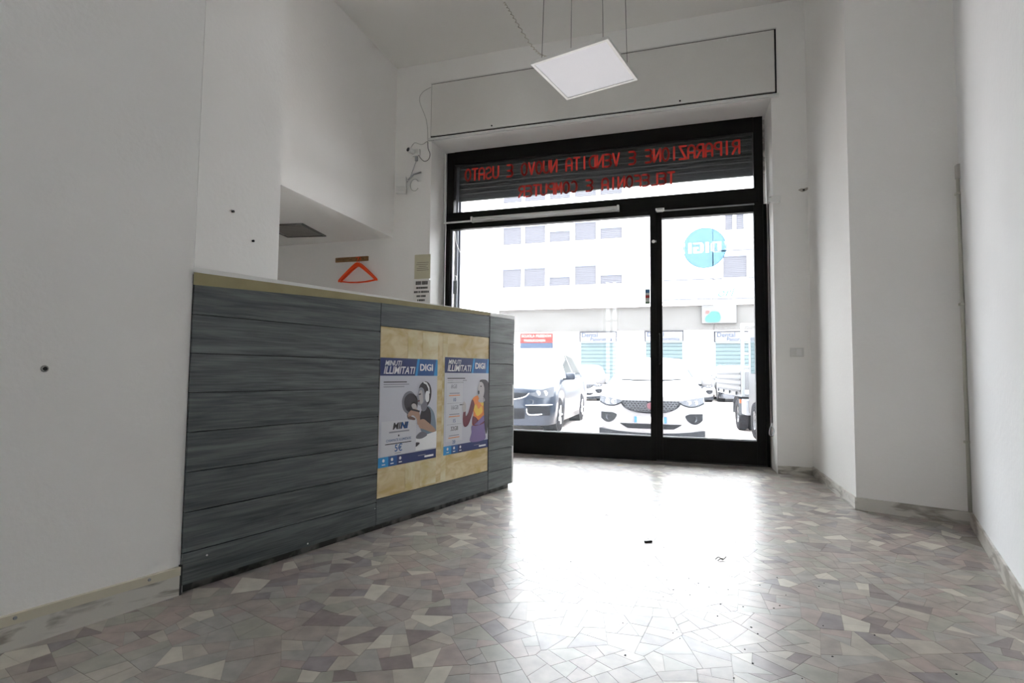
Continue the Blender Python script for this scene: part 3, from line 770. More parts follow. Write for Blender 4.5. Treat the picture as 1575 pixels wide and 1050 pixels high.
path = spline([(-1.62, 4.82, 4.48), (-1.45, 4.62, 4.15), (-1.22, 4.40, 3.72), (-1.06, 4.22, 3.50), (-.92, 4.12, 3.44), (-.82, 4.06, 3.34), (-.76, 4.02, 3.185)], 40)
for i, q in enumerate(path):
    a = i * .9
    hel.append((q[0] + .010 * math.cos(a), q[1] + .010 * math.sin(a), q[2] + .002 * math.sin(a)))
cc = MB().tube(hel, .0028, 5).build('coiled_cable', mat('coil_cable_cream', (.52, .47, .40), .5), None, True)
tag(cc, 'pale coiled power cable drooping from the ceiling to the panel light', 'cable')

# ------------------------------------------------------------------ fittings high in the left corner
t = thing('alarm_sensor_box', 'small white box in the corner under the ceiling, left of the shopfront', 'box', (-3.10, YW - .02, 3.05), math.radians(20))
MB().box(-.06, .06, -.09, -.02, -.10, .10, .012).build('housing', WHITE_PL, t)
MB().box(-.05, .05, -.094, -.088, -.085, -.02, .003).build('grille', mat('sensor_face', (.66, .66, .64), .5), t)
MB().tube([(.0, -.02, .02), (.05, .0, .06), (.14, .01, .10)], .007).build('bracket_arm', GREY_MET, t)
t = thing('wired_sensor', 'white fitting with a dark loop of cable above the corner box', 'fitting', (-2.93, YW, 3.43))  # small wired sensor with a lens, not a lamp
MB().box(-.04, .05, -.03, 0, -.03, .05, .008).build('base', WHITE_PL, t)
MB().cyl((-.02, -.03, .01), (-.055, -.10, .02), .026, .034, 14).build('head', WHITE_PL, t, True)
MB().cyl((-.055, -.10, .02), (-.059, -.108, .021), .024, .022, 14).build('lens', mat('dark_lens', (.03, .03, .04), .15), t)
MB().box(-.012, .02, -.02, 0, -.085, -.03, .003).build('clamp', GREY_MET, t)
t = tag(MB().tube(spline([(-2.90, 5.575, 3.42), (-2.86, 5.57, 3.36), (-2.81, 5.57, 3.32), (-2.76, 5.57, 3.34), (-2.745, 5.57, 3.40), (-2.77, 5.57, 3.47), (-2.775, 5.57, 3.545)], 8), .004, 6)
        .build('hanging_cable', mat('dark_cable', (.04, .04, .04), .6), None, True), 'short dark loop of cable hanging left of the shutter box', 'cable')
t = tag(MB().tube(spline([(-2.775, 5.57, 3.56), (-2.80, 5.575, 3.8), (-2.90, 5.59, 4.05), (-2.87, 5.59, 4.15), (-2.76, 5.59, 4.20)], 8), .0025, 6)
        .build('hanging_cable', mat('grey_cable', (.30, .30, .28), .6), None, True), 'thin grey cable bowing up the left end of the shutter box', 'cable')
t = tag(MB().tube(spline([(-3.0, 5.58, 3.50), (-2.95, 5.585, 3.56), (-2.86, 5.585, 3.53), (-2.775, 5.58, 3.56), (-2.70, 5.575, 3.555)], 8), .0025, 6)
        .build('hanging_cable', mat('pale_cable', (.33, .33, .31), .6), None, True), 'thin pale cable running from the corner fitting to the frame', 'cable')
ring_pts = [(-2.94 + .055 * math.cos(a), 5.585, 3.06 + .07 * math.sin(a)) for a in [k * PI / 8 + .6 for k in range(14)]]
t = thing('wire_bracket', 'thin wall bracket with a pale cable ring below the wired sensor', 'bracket', (0, 0, 0))
MB().tube([(-3.02, 5.57, 3.12), (-2.96, 5.59, 3.19), (-2.86, 5.585, 3.205)], .008).build('arm', GREY_MET, t)
MB().tube([(-3.00, 5.58, 3.14), (-2.95, 5.59, 3.29), (-2.93, 5.59, 3.34)], .003).build('wire', GREY_MET, t)
MB().tube(ring_pts, .003).build('cable_ring', mat('ring_cable', (.35, .36, .34), .6), t)

# ceiling vent in the alcove
vt = thing('ceiling_vent', 'dark grey square vent grille set in the alcove ceiling', 'vent', (-4.10, 5.0, 2.46), math.radians(9))
GR = mat('vent_grey', (.72, .69, .64), .6)
f_ = MB()
for a in ((-.24, .24, -.26, -.235), (-.24, .24, .235, .26), (-.24, -.215, -.235, .235), (.215, .24, -.235, .235)): f_.box(*a, -.014, -.001)
f_.build('frame', mat('vent_frame', (.12, .115, .105), .5), vt)
MB().box(-.215, .215, -.235, .235, -.004, -.001).build('backing', mat('vent_backing', (.4, .38, .35), .8), vt)
for k in range(14):
    y = -.225 + k * .0335
    MB().add([(-.214, y, -.012), (.214, y, -.012), (.214, y + .028, -.005), (-.214, y + .028, -.005), (-.214, y, -.0105), (.214, y, -.0105), (.214, y + .028, -.0035), (-.214, y + .028, -.0035)],
             [(0, 3, 2, 1), (4, 5, 6, 7), (0, 1, 5, 4), (1, 2, 6, 5), (2, 3, 7, 6), (3, 0, 4, 7)]).build('louvre', GR, vt)

# coat rack and hangers
rk = thing('coat_rack', 'small brown wooden coat rack on the wall behind the counter', 'coat rack', (-3.755, YW, 2.235))
RW = noise_mat('rack_wood', (.22, .12, .045), (.36, .21, .09), (3, 3, 20), rough=.5)
MB().box(-.225, .225, -.018, 0, -.028, .028, .005).build('rail', RW, rk)
for k in range(5):
    x = -.18 + k * .09
    MB().lathe([(0, -.055), (.012, -.054), (.016, -.046), (.012, -.038), (.007, -.032), (.008, -.016)], (x, 0, -.004), (0, 1, 0), 12).build('peg', RW, rk, True)
def hanger(dx, dy, rz, label, s=1.0):
    t = thing('clothes_hanger', label, 'hanger', (-3.65 + dx, YW - .055 + dy, 2.19), rz, 'orange hangers on the coat rack')
    L_ = [(-.25, -.215), (-.20, -.165), (-.06, -.045), (0, -.015), (.06, -.045), (.20, -.165), (.25, -.215)]
    sp = spline(L_, 6); mb = MB()
    for i, ((ax, az), (bx, bz)) in enumerate(zip(sp, sp[1:])):
        def w(x): return .017 + .022 * (1 - abs(x) / .25)
        mb.slab([(ax, az - w(ax)), (bx, bz - w(bx)), (bx, bz + .006), (ax, az + .006)], -.008, .008)
    mb.build('shoulder', ORANGE, t)
    MB().tube([(-.235, 0, -.222), (-.12, 0, -.238), (0, 0, -.243), (.12, 0, -.238), (.235, 0, -.222)], .007).build('bar', ORANGE, t)
    MB().tube(spline([(0, 0, -.02), (0, 0, .018), (.018, 0, .034), (.012, 0, .056), (-.010, 0, .058), (-.018, 0, .045)], 5), .0035).build('hook', ORANGE, t, True)
hanger(0, 0, 0, 'orange plastic hanger, the front one hanging flat to the wall')
hanger(.012, .024, math.radians(-1.5), 'orange plastic hanger just behind the other, slightly turned')

# notices
NT = mat('faded_notice', (.60, .57, .42), .7)
t = thing('paper_notice', 'faded yellowish paper notice on the wall left of the shopfront', 'notice', (-2.925, YW - .002, 1.964))
MB().box(0, .20, -.0008, 0, 0, .28).build('sheet', NT, t)
INK2 = mat('faint_ink', (.20, .18, .14), .7)
for k, (a, b) in enumerate(((.03, .18), (.02, .17), (.05, .15), (.03, .17), (.03, .18))):
    MB().box(a, b, -.0012, -.0008, .185 - k * .022, .190 - k * .022).build('text_line', INK2, t)
t = thing('paper_notice', 'white paper notice with bold black lines just above the counter top', 'notice', (-2.935, YW - .002, 1.62))
MB().box(0, .215, -.0008, 0, 0, .325).build('sheet', mat('notice_white', (.82, .81, .79), .7), t)
INK = mat('notice_ink', (.02, .02, .02), .7)
for k, (a, b, h_) in enumerate(((.03, .18, .042), (.035, .18, .024), (.01, .20, .024), (.045, .165, .022), (.055, .15, .022), (.06, .16, .018))):
    z = .275 - k * .047; x = a
    while x < b - .004:
        w_ = random.uniform(.008, .016); MB().box(x, min(x + w_, b), -.0012, -.0008, z, z + h_).build('bold_letter', INK, t); x += w_ + (.003 if random.random() < .8 else .009)

# light switch at right
t = thing('light_switch', 'white light switch plate on the wall right of the door', 'switch', (1.015, YW, 1.12))
MB().box(-.058, .058, -.008, 0, -.042, .042, .004).build('plate', mat('switch_plate', (.66, .66, .64), .4), t)
MB().box(-.006, .038, -.013, -.007, -.032, .03, .002).build('rocker', mat('switch_rocker', (.74, .74, .73), .3), t)
t = thing('wall_hole', 'chipped dark wall plug hole above and right of the door', 'hole', (1.099, YW, 2.639))
MB().cyl((0, -.003, 0), (0, 0, 0), .010, n=9).build('plug', DARK, t)
MB().slab(closed([(-.045, .004), (-.02, .016), (.0, .012), (.03, .022), (.045, .01), (.02, -.008), (-.01, -.018), (-.03, -.008)]), -.0012, 0).build('chipped_plaster', mat('chipped_plaster', (.40, .37, .33), .9), t)
# small dark plugs in left wall and pillar
def onleft(s, z): return (LW[0] + GX * s + GY * .001, LW[1] + GY * s - GX * .001, z)
p = onleft(-.473, .898)
t = thing('wall_plug', 'small black wall plug alone in the middle of the left wall', 'plug', p, CR)
MB().cyl((0, -.006, 0), (0, .002, 0), .007, .005, 9).build('plug', DARK, t); MB().lathe([(.007, -.001), (.012, 0)], (0, 0, 0), (0, 1, 0), 10).build('rim', mat('plug_rim', (.35, .34, .32), .8), t)
for y, z, lb in ((1.948, 1.617, 'tiny nail in the pillar, the upper one of two'), (2.075, 1.512, 'tiny nail in the pillar, lower one nearer its edge')):
    o = MB().cyl((-1.944, y, z), (-1.932, y, z), .0045, .006, 8).build('nail', DARK); tag(o, lb, 'nail')
# conduit at the right pillar corner
t = thing('wall_conduit', 'thin painted conduit standing in the corner of the right wall', 'conduit', (1.668, 4.055, 0))
CP = mat('painted_conduit', (.55, .55, .48), .5)
MB().cyl((0, 0, .085), (0, 0, 2.16), .010, n=10).build('pipe', CP, t, True)
for z in (.5, 1.35, 2.05): MB().box(-.014, .02, -.012, .02, z, z + .015, .002).build('clip', CP, t)
MB().box(-.012, .028, -.03, .012, 2.15, 2.24, .005).build('end_box', mat('conduit_end', (.5, .5, .47), .5), t)
# debris on the floor
t = tag(MB().box(-.022, .022, -.006, .006, .0004, .009, .002).build('plastic_offcut', mat('black_bit', (.015, .015, .015), .5)), 'small black plastic piece lying on the shiny floor', 'debris')
t.location = (-.18, 3.08, 0); t.rotation_euler = (0, 0, .6)
lf = spline([(-.02, .0, .004), (-.005, .012, .012), (.012, .004, .004), (.03, .02, .014)], 4)
t = tag(MB().tube(lf, .0022, 5).tube(spline([(-.01, -.015, .003), (.005, 0, .010), (.016, .018, .003)], 4), .002, 5).build('dry_twig', mat('dry_twig', (.12, .11, .09), .7)), 'small curled dry scrap on the floor right of the black piece', 'debris')
t.location = (.17, 2.9, 0)
mb = MB()
for k in range(46):
    x = random.gauss(.15, .30); y = random.gauss(2.35, .35); r = random.uniform(.0015, .004)
    if y > 1.3: mb.prism([(x + r * random.uniform(.6, 1.3) * math.cos(a), y + r * random.uniform(.6, 1.3) * math.sin(a)) for a in (0, 1.2, 2.4, 3.8, 5)], .0004, .0016)
tag(mb.build('floor_crumbs', DARK), 'tiny dark crumbs scattered over the middle of the floor', 'dirt', kind='stuff')

# ==================================================================== OUTSIDE
ZG = -.28
def paving():
    m = mat('brick_paving', (.4, .3, .27), .75)
    nt = m.node_tree; N = nt.nodes; L = nt.links; b = N['Principled BSDF']
    g = N.new('ShaderNodeNewGeometry'); mp = N.new('ShaderNodeMapping'); mp.inputs['Rotation'].default_value = (0, 0, .3)
    L.new(g.outputs['Position'], mp.inputs[0])
    br = N.new('ShaderNodeTexBrick'); br.inputs['Scale'].default_value = 2.2
    br.inputs['Color1'].default_value = (.46, .38, .35, 1); br.inputs['Color2'].default_value = (.58, .51, .47, 1); br.inputs['Mortar'].default_value = (.68, .65, .62, 1)
    br.inputs['Mortar Size'].default_value = .03
    L.new(mp.outputs[0], br.inputs[0]); L.new(br.outputs[0], b.inputs['Base Color'])
    bp = N.new('ShaderNodeBump'); bp.inputs['Distance'].default_value = .01; bp.inputs['Strength'].default_value = .4
    L.new(br.outputs['Fac'], bp.inputs['Height']); bp.invert = True; L.new(bp.outputs[0], b.inputs['Normal'])
    return m
structure('pavement', MB().prism([(-45, 6.36), (45, 6.36), (45, 36.2), (-45, 36.2)], ZG - .2, ZG), paving(), 'pale reddish brick paving of the street outside', 'pavement')

YA = 36.0
FW = noise_mat('facade_white', (.76, .76, .75), (.80, .80, .79), (.3, .3, .3), rough=.9, coord='World', spec=.1)
FG = noise_mat('facade_band_grey', (.082, .080, .077), (.095, .093, .09), (.5, .5, 2), rough=.9, coord='World', spec=.1)
WSH = mat('rolling_blind_grey', (.072, .072, .081), .6)
WGL = mat('dark_window', (.10, .12, .17), .15)
GLINE = mat('facade_joint_grey', (.07, .072, .08), .9)
fb = thing('apartment_building', 'white apartment building opposite with rows of square shuttered windows', 'building', (0, YA, 0))
MB().box(-40, 1.9, .12, 10, ZG, 15.5).build('wall', FW, fb)
MB().box(-12.2, 1.9, .0, .12, 3.72, 5.25).build('fascia_band', FG, fb)
MB().box(-12.3, 1.9, -.35, .12, 5.25, 5.46).build('ledge', FW, fb)
MB().box(-12.3, 1.9, -.36, -.35, 5.43, 5.47).build('ledge_edge', GLINE, fb)
def win(par, x0, x1, z0, z1, half, ytop=.12):
    w = MB()
    w.box(x0 - .05, x0, -.02, ytop, z0, z1).box(x1, x1 + .05, -.02, ytop, z0, z1).box(x0 - .05, x1 + .05, -.02, ytop, z1, z1 + .05)
    o = w.build('window', FW, par)
    zz = z1 - half
    sm = MB(); n = int((zz - z0) / .115)
    for k in range(n):
        a = z0 + k * (zz - z0) / n; b = a + (zz - z0) / n
        sm.add([(x0, .055, a), (x1, .055, a), (x1, .08, b), (x0, .08, b), (x0, .10, a), (x1, .10, a), (x1, .115, b), (x0, .115, b)], [(0, 1, 2, 3), (7, 6, 5, 4), (3, 2, 6, 7), (0, 4, 5, 1), (0, 3, 7, 4), (1, 5, 6, 2)])
    sm.build('blind', WSH, o)
    MB().box(x0 - .06, x1 + .06, -.10, .12, z0 - .08, z0).build('sill', FW, o)
    if half:
        MB().box(x0, x1, -.03, .11, zz, z1).build('blind_box', FW, o)
        MB().box(x0, x1, .02, .1, zz - .12, zz).build('gap', WGL, o)
    else: MB().box(x0, x1, .03, .1, z1 - .05, z1).build('gap', WGL, o)
cols = [(-11.95, -10.6, 0), (-10.38, -8.89, 0), (-8.61, -7.17, 1), (-6.86, -5.41, 0), (-5.15, -3.69, 1)]
for z0, z1 in ((6.82, 8.15), (9.83, 11.1), (12.8, 14.05)):
    for x0, x1, h_ in cols: win(fb, x0, x1, z0, z1, .62 * h_ if z0 < 8 else .42 * h_)
# terrace part of the building at right
for z in (6.88, 5.63): MB().box(-1.12, 1.9, .10, .12, z, z + .09).build('string_course', GLINE, fb)
# garage doors with signs
def garage(x0, x1, z1, sign, label, lab2):
    g = thing('garage_shutter', label, 'shutter', (0, YA, 0), group=None)
    GM = mat('garage_slat', (.075, .10, .106), .5)
    n = 13; z0 = ZG
    for k in range(n):
        a = z0 + k * (z1 - z0) / n; b = a + (z1 - z0) / n
        MB().add([(x0, .085, a + .02), (x1, .085, a + .02), (x1, .055, b - .02), (x0, .055, b - .02), (x0, .12, a), (x1, .12, a), (x1, .12, b), (x0, .12, b)],
                 [(0, 1, 2, 3), (3, 2, 6, 7), (4, 5, 1, 0), (0, 3, 7, 4), (1, 5, 6, 2)]).build('slat', GM, g)
    MB().box(x0, x1, -.05, .11, z1, z1 + .10).build('lintel_bar', mat('shutter_head', (.12, .15, .17), .6), g)  # blue-grey bar between shutter and sign
    s = thing('shop_sign', lab2, 'sign', (x0, YA, z1 + .10))
    MB().box(0, x1 - x0, -.10, .11, 0, .60).build('board', mat('sign_white', (.13, .13, .132), .6), s)
    e = MB().box(-.07, 0, -.12, .11, -.02, .62).box(x1 - x0, x1 - x0 + .07, -.12, .11, -.02, .62).box(-.07, x1 - x0 + .07, -.12, .11, .60, .66)
    e.build('frame', mat('sign_frame', (.02, .02, .025), .6), s)
    SI = mat('sign_ink', (.015, .025, .05), .6)
    text('lettering', 'Dental', .40, SI, s, (.08, -.104, .30), bold=.004)
    text('lettering', 'Panoramica', .34, SI, s, (.66, -.104, .04), sx=.9, bold=.004)
garage(-6.43, -4.12, 2.93, 1, 'grey green slatted shutter at left, beyond the dark van', 'white clinic sign at left above a shutter, by the red sign')
garage(-2.22, .05, 2.93, 1, 'grey green slatted shutter in the middle, behind the door stile', 'middle white clinic sign, behind the door stile')
garage(1.98, 4.20, 2.86, 1, 'grey green slatted shutter at right, behind the flatbed truck', 'white clinic sign at right above the flatbed truck')
# red shop sign
s = thing('red_sign', 'red shop sign with pale letters across the street, above the dark van', 'sign', (-10.6, YA, 2.97))
MB().box(0, 2.26, -.12, .12, 0, .64).build('board', mat('sign_red', (.17, .022, .020), .6), s)
MB().box(0, 2.26, -.10, .12, -.36, 0).build('lower_band', mat('sign_blue_grey', (.03, .042, .065), .6), s)
SP = mat('sign_pale', (.22, .17, .16), .6)
text('lettering', 'SCUOLA FREEDOM', .25, SP, s, (.10, -.124, .38), sx=.98, bold=.006)
text('lettering', 'PARRUCCHIERI', .22, SP, s, (.28, -.124, .08), bold=.006)
# neighbouring house
nb = thing('apartment_building', 'pale house at right opposite with a large square window and string courses', 'building', (0, YA, 0))
MB().box(1.92, 40, .12, 10, ZG, 15.5).build('wall', FW, nb)
MB().box(1.88, 1.93, .08, .12, 5.7, 9.2).build('corner_joint', GLINE, nb)
MB().box(1.92, 30, .0, .12, 3.72, 5.25).build('fascia_band', FG, nb)
MB().box(1.92, 30, -.2, .12, 5.25, 5.40).build('ledge', FW, nb)
for z in (5.60, 6.86, 8.62): MB().box(2.0 if z > 8 else 1.93, 30, .09, .12, z, z + .09).build('string_course', GLINE, nb)
win(nb, 2.49, 3.85, 6.92, 8.32, 0)
win(nb, 2.62, 3.08, 9.9, 10.9, 0); win(nb, 3.28, 3.72, 9.9, 10.9, 0)
win(nb, 5.2, 6.5, 6.92, 8.32, 0)
TEAL = mat('sign_teal', (.035, .09, .083), .6); PK = mat('sign_pink', (.09, .05, .048), .6)
s = thing('wall_lettering', 'teal cursive wall lettering below the large window across the street', 'lettering', (2.1, YA + .10, 5.78))
text('lettering', 'orl', .80, TEAL, s, (0, 0, 0), shear=.35, extrude=.02)
s = thing('clinic_sign_box', 'white square sign box with a teal blob across the street', 'sign', (1.2, YA - .25, 4.10))
MB().box(0, 2.0, 0, .25, 0, 1.24, .02).build('box', mat('sign_box_white', (.095, .095, .095), .5), s)
MB().slab(closed([(.25, .1), (.2, .35), (.45, .62), (.62, .75), (.95, .7), (1.1, .4), (1.0, .1), (.6, .05)]), -.01, 0).build('teal_blob', TEAL, s)
MB().slab(closed([(.2, .6), (.25, .78), (.42, .8), (.42, .62)]), -.012, 0).build('pink_blob', PK, s)

# lamp post
s = thing('lamp_post', 'slim grey lamp post behind the flatbed truck at right', 'lamp post', (3.5, 27.0, ZG))
MB().cyl((0, 0, 0), (0, 0, .5), .11, .09, 12).cyl((0, 0, .5), (0, 0, 7), .08, .05, 12).build('pole', mat('post_grey', (.33, .36, .38), .5), s, True)
MB().tube(spline([(0, 0, 7), (-.3, -.2, 7.3), (-1.0, -.6, 7.4)], 6), .035).build('arm', mat('post_arm_grey', (.33, .36, .38), .5), s, True)
MB().box(-1.35, -.95, -.75, -.5, 7.33, 7.45, .03).build('lamp_head', mat('post_head', (.3, .32, .34), .5), s)

# ------------------------------------------------------------------ cars
CARG = mat('car_glass', (.03, .045, .05), .03, 0, .8, coat=1)
CHROME = mat('chrome', (.8, .8, .82), .12, 1)
LENS = mat('lamp_lens', (.055, .06, .07), .3, 0, .25)
TRIMB = mat('black_trim', (.008, .009, .011), .5, spec=.3)
RIM = mat('alloy_rim', (.55, .56, .58), .25, .8)
PLATE = mat('plate_white', (.75, .75, .75), .4)
PBLUE = mat('plate_blue', (.02, .10, .50), .4)
def lerp(tab, y):
    if y <= tab[0][0]: return tab[0][1]
    for (a, b), (c, d) in zip(tab, tab[1:]):
        if y <= c:
            t = (y - a) / (c - a); t = t * t * (3 - 2 * t) if c - a < .5 else t
            return b + (d - b) * t
    return tab[-1][1]
def car(name, label, cat, loc, rz, paint, P, group=None, detail=True):
    t = thing(name, label, cat, loc, rz, group)
    W = P['w'] / 2; Ln = P['len']; wr = P['wr']; f0 = P['fw']; f1 = P['fw'] + P['wb']
    def bow(x, y):
        k = max(0, 1 - y / .9); k2 = max(0, 1 - (Ln - y) / .7)
        u = min(1, abs(x) / W)
        return .26 * u ** 2.6 * k - .20 * u ** 2.6 * k2
    def F(x, z):      # front fascia depth for details
        zz = (z - .30) / (P['zh0'] - .30)
        rake = .16 * max(0, zz - .55) ** 1.5 + .05 * max(0, .25 - zz)
        return bow(x, 0) + rake
    ys = sorted(set([0, .03, .08, .16, .28] + [round(.28 + .07 * k, 3) for k in range(int((Ln - .56) / .07))] + [Ln - .28, Ln - .14, Ln - .05, Ln]))
    rows = []
    for y in ys:
        rr = wr + .055
        zb = .19
        for c in (f0, f1):
            d = abs(y - c)
            if d < rr: zb = max(zb, wr + math.sqrt(rr * rr - d * d))
        end = 1 - .10 * max(0, 1 - y / .14) ** 2 - .08 * max(0, 1 - (Ln - y) / .14) ** 2
        w = W * end
        zbelt = lerp(P['belt'], y); zt_ = lerp(P['top'], y); wt = lerp(P['wt'], y)
        zb = min(zb, zbelt - .09)
        mid = zb + (zbelt - zb) * .5
        half = [(0, .17), (w * .82, .17), (w * .97, zb), (w, mid), (w * .985, zbelt - .05), (w * .955, zbelt),
                (wt, zt_ - .035), (wt * .88, zt_), (wt * .45, zt_ + .022), (0, zt_ + .03)]
        pts = []
        for x, z in half:
            yy = y + bow(x, y)
            if y < .3: yy += (F(x, z) - bow(x, 0)) * (1 - y / .3)
            pts.append((x, yy, z))
        rows.append(pts)
    v = []; n = 10
    for pts in rows:
        v += pts + [(-x, y, z) for x, y, z in pts[1:-1]]
    m_ = 2 * n - 2
    def idx(r, k, side): # side 0 right (+x), 1 left
        if side == 0 or k in (0, n - 1): return r * m_ + k
        return r * m_ + n + k - 1
    groups = {'body': [], 'windscreen': [], 'rear_window': [], 'side_window': [], 'side_window2': []}
    cw, rf, rr_, re = P['cowl'], P['rooff'], P['roofr'], P['tail']
    for r in range(len(ys) - 1):
        ym = (ys[r] + ys[r + 1]) / 2
        for side in (0, 1):
            for k in range(n - 1):
                a, b, c, d = idx(r, k, side), idx(r + 1, k, side), idx(r + 1, k + 1, side), idx(r, k + 1, side)
                f = (a, d, c, b) if side == 0 else (a, b, c, d)
                f = tuple(dict.fromkeys(f))
                g = 'body'
                if cw < ym < rf and k >= 7: g = 'windscreen'
                elif rr_ < ym < re - .05 and k >= 7: g = 'rear_window'
                elif k == 5 and cw + .35 < ym < re - .25 and not any(abs(ym - q) < .05 for q in P['pillars']): g = 'side_window' if side == 0 else 'side_window2'
                groups[g].append(f)
    # caps
    for r, flip in ((0, False), (len(ys) - 1, True)):
        NX = 12; base = len(v); pts = rows[r]
        for k in range(1, n - 1):
            x0, y0, z0 = pts[k]
            for i in range(NX + 1):
                x = x0 * (1 - 2 * i / NX)
                yy = F(x, z0) if not flip else ys[r] + bow(x, ys[r])
                v.append((x, yy, z0))
        for k in range(n - 3):
            for i in range(NX):
                a = base + k * (NX + 1) + i; f = (a, a + 1, a + NX + 2, a + NX + 1)
                groups['body'].append(f if not flip else tuple(reversed(f)))
        for k, row in ((0, 0), (n - 1, n - 3)):
            c = idx(r, k, 0)
            for i in range(NX):
                a = base + row * (NX + 1) + i
                f = (c, a + 1, a); groups['body'].append(f if (k == 0) != flip else tuple(reversed(f)))
    for g, fs in groups.items():
        if not fs: continue
        used = sorted({i for f in fs for i in f}); mp = {u: i for i, u in enumerate(used)}
        o = obj('side_window' if g == 'side_window2' else g, [v[u] for u in used], [tuple(mp[i] for i in f) for f in fs], paint if g == 'body' else CARG, t, True)
        bm = bmesh.new(); bm.from_mesh(o.data); bmesh.ops.remove_doubles(bm, verts=bm.verts[:], dist=.0005); bmesh.ops.recalc_face_normals(bm, faces=bm.faces[:]) if g == 'body' else None; bm.to_mesh(o.data); bm.free()
    # wheels
    for cy in (f0, f1):
        for s in (-1, 1):
            x = s * (W - .015)
            wh = MB().lathe([(wr * .6, 0), (wr * .93, 0), (wr, .03), (wr, .17), (wr * .93, .20), (wr * .6, .20)], (x, cy, wr), (-s, 0, 0), 28).build('wheel', RUBBER, t, True)
            rm = MB().lathe([(0, .012), (.05, .010), (.06, .03), (wr * .55, .035), (wr * .62, .012), (wr * .66, .006)], (x, cy, wr), (-s, 0, 0), 28)
            for k in range(5):
                a = k * 2 * PI / 5; dx_ = math.cos(a); dz_ = math.sin(a)
                rm.cyl((x - s * .012, cy + dx_ * .04, wr + dz_ * .04), (x - s * .012, cy + dx_ * wr * .6, wr + dz_ * wr * .6), .028, .022, 8)
            rm.build('rim', RIM, wh, False)
            MB().lathe([(0, .02), (wr + .05, .02), (wr + .05, .30)], (x, cy, wr), (-s, 0, 0), 20).build('wheel_arch', TRIMB, wh)
    if not detail: return t
    def patch(nm, m, xs, zt_, zb_, par=None, off=.008, nz=3):
        vs = []; fs = []
        for i, x in enumerate(xs):
            for j in range(nz + 1):
                z = zb_[i] + (zt_[i] - zb_[i]) * j / nz; vs.append((x, F(x, z) - off, z))
        N0 = len(vs)
        for i, x in enumerate(xs):
            for j in range(nz + 1):
                z = zb_[i] + (zt_[i] - zb_[i]) * j / nz; vs.append((x, F(x, z) + .03, z))
        q = nz + 1
        for i in range(len(xs) - 1):
            for j in range(nz): fs.append((i * q + j, (i + 1) * q + j, (i + 1) * q + j + 1, i * q + j + 1))
            fs.append((i * q + nz, (i + 1) * q + nz, N0 + (i + 1) * q + nz, N0 + i * q + nz)); fs.append((N0 + i * q, N0 + (i + 1) * q, (i + 1) * q, i * q))
        return obj(nm, vs, fs, m, par or t)
    P['face'](t, patch, F, W)
    for s in (-1, 1):
        mx = s * (W + .10)
        zc = lerp(P['belt'], P['cowl'] + .45)
        mm = MB().box(mx - .10, mx + .10, P['cowl'] + .42, P['cowl'] + .52, zc - .0, zc + .15, .035).build('mirror', P.get('mirror', paint), t, True)
        MB().box(min(s * (W - .06), mx), max(s * (W - .06), mx), P['cowl'] + .45, P['cowl'] + .50, zc + .0, zc + .035, .008).build('mirror_arm', TRIMB, mm)
    return t
def lin(a, b, n): return [a + (b - a) * i / (n - 1) for i in range(n)]

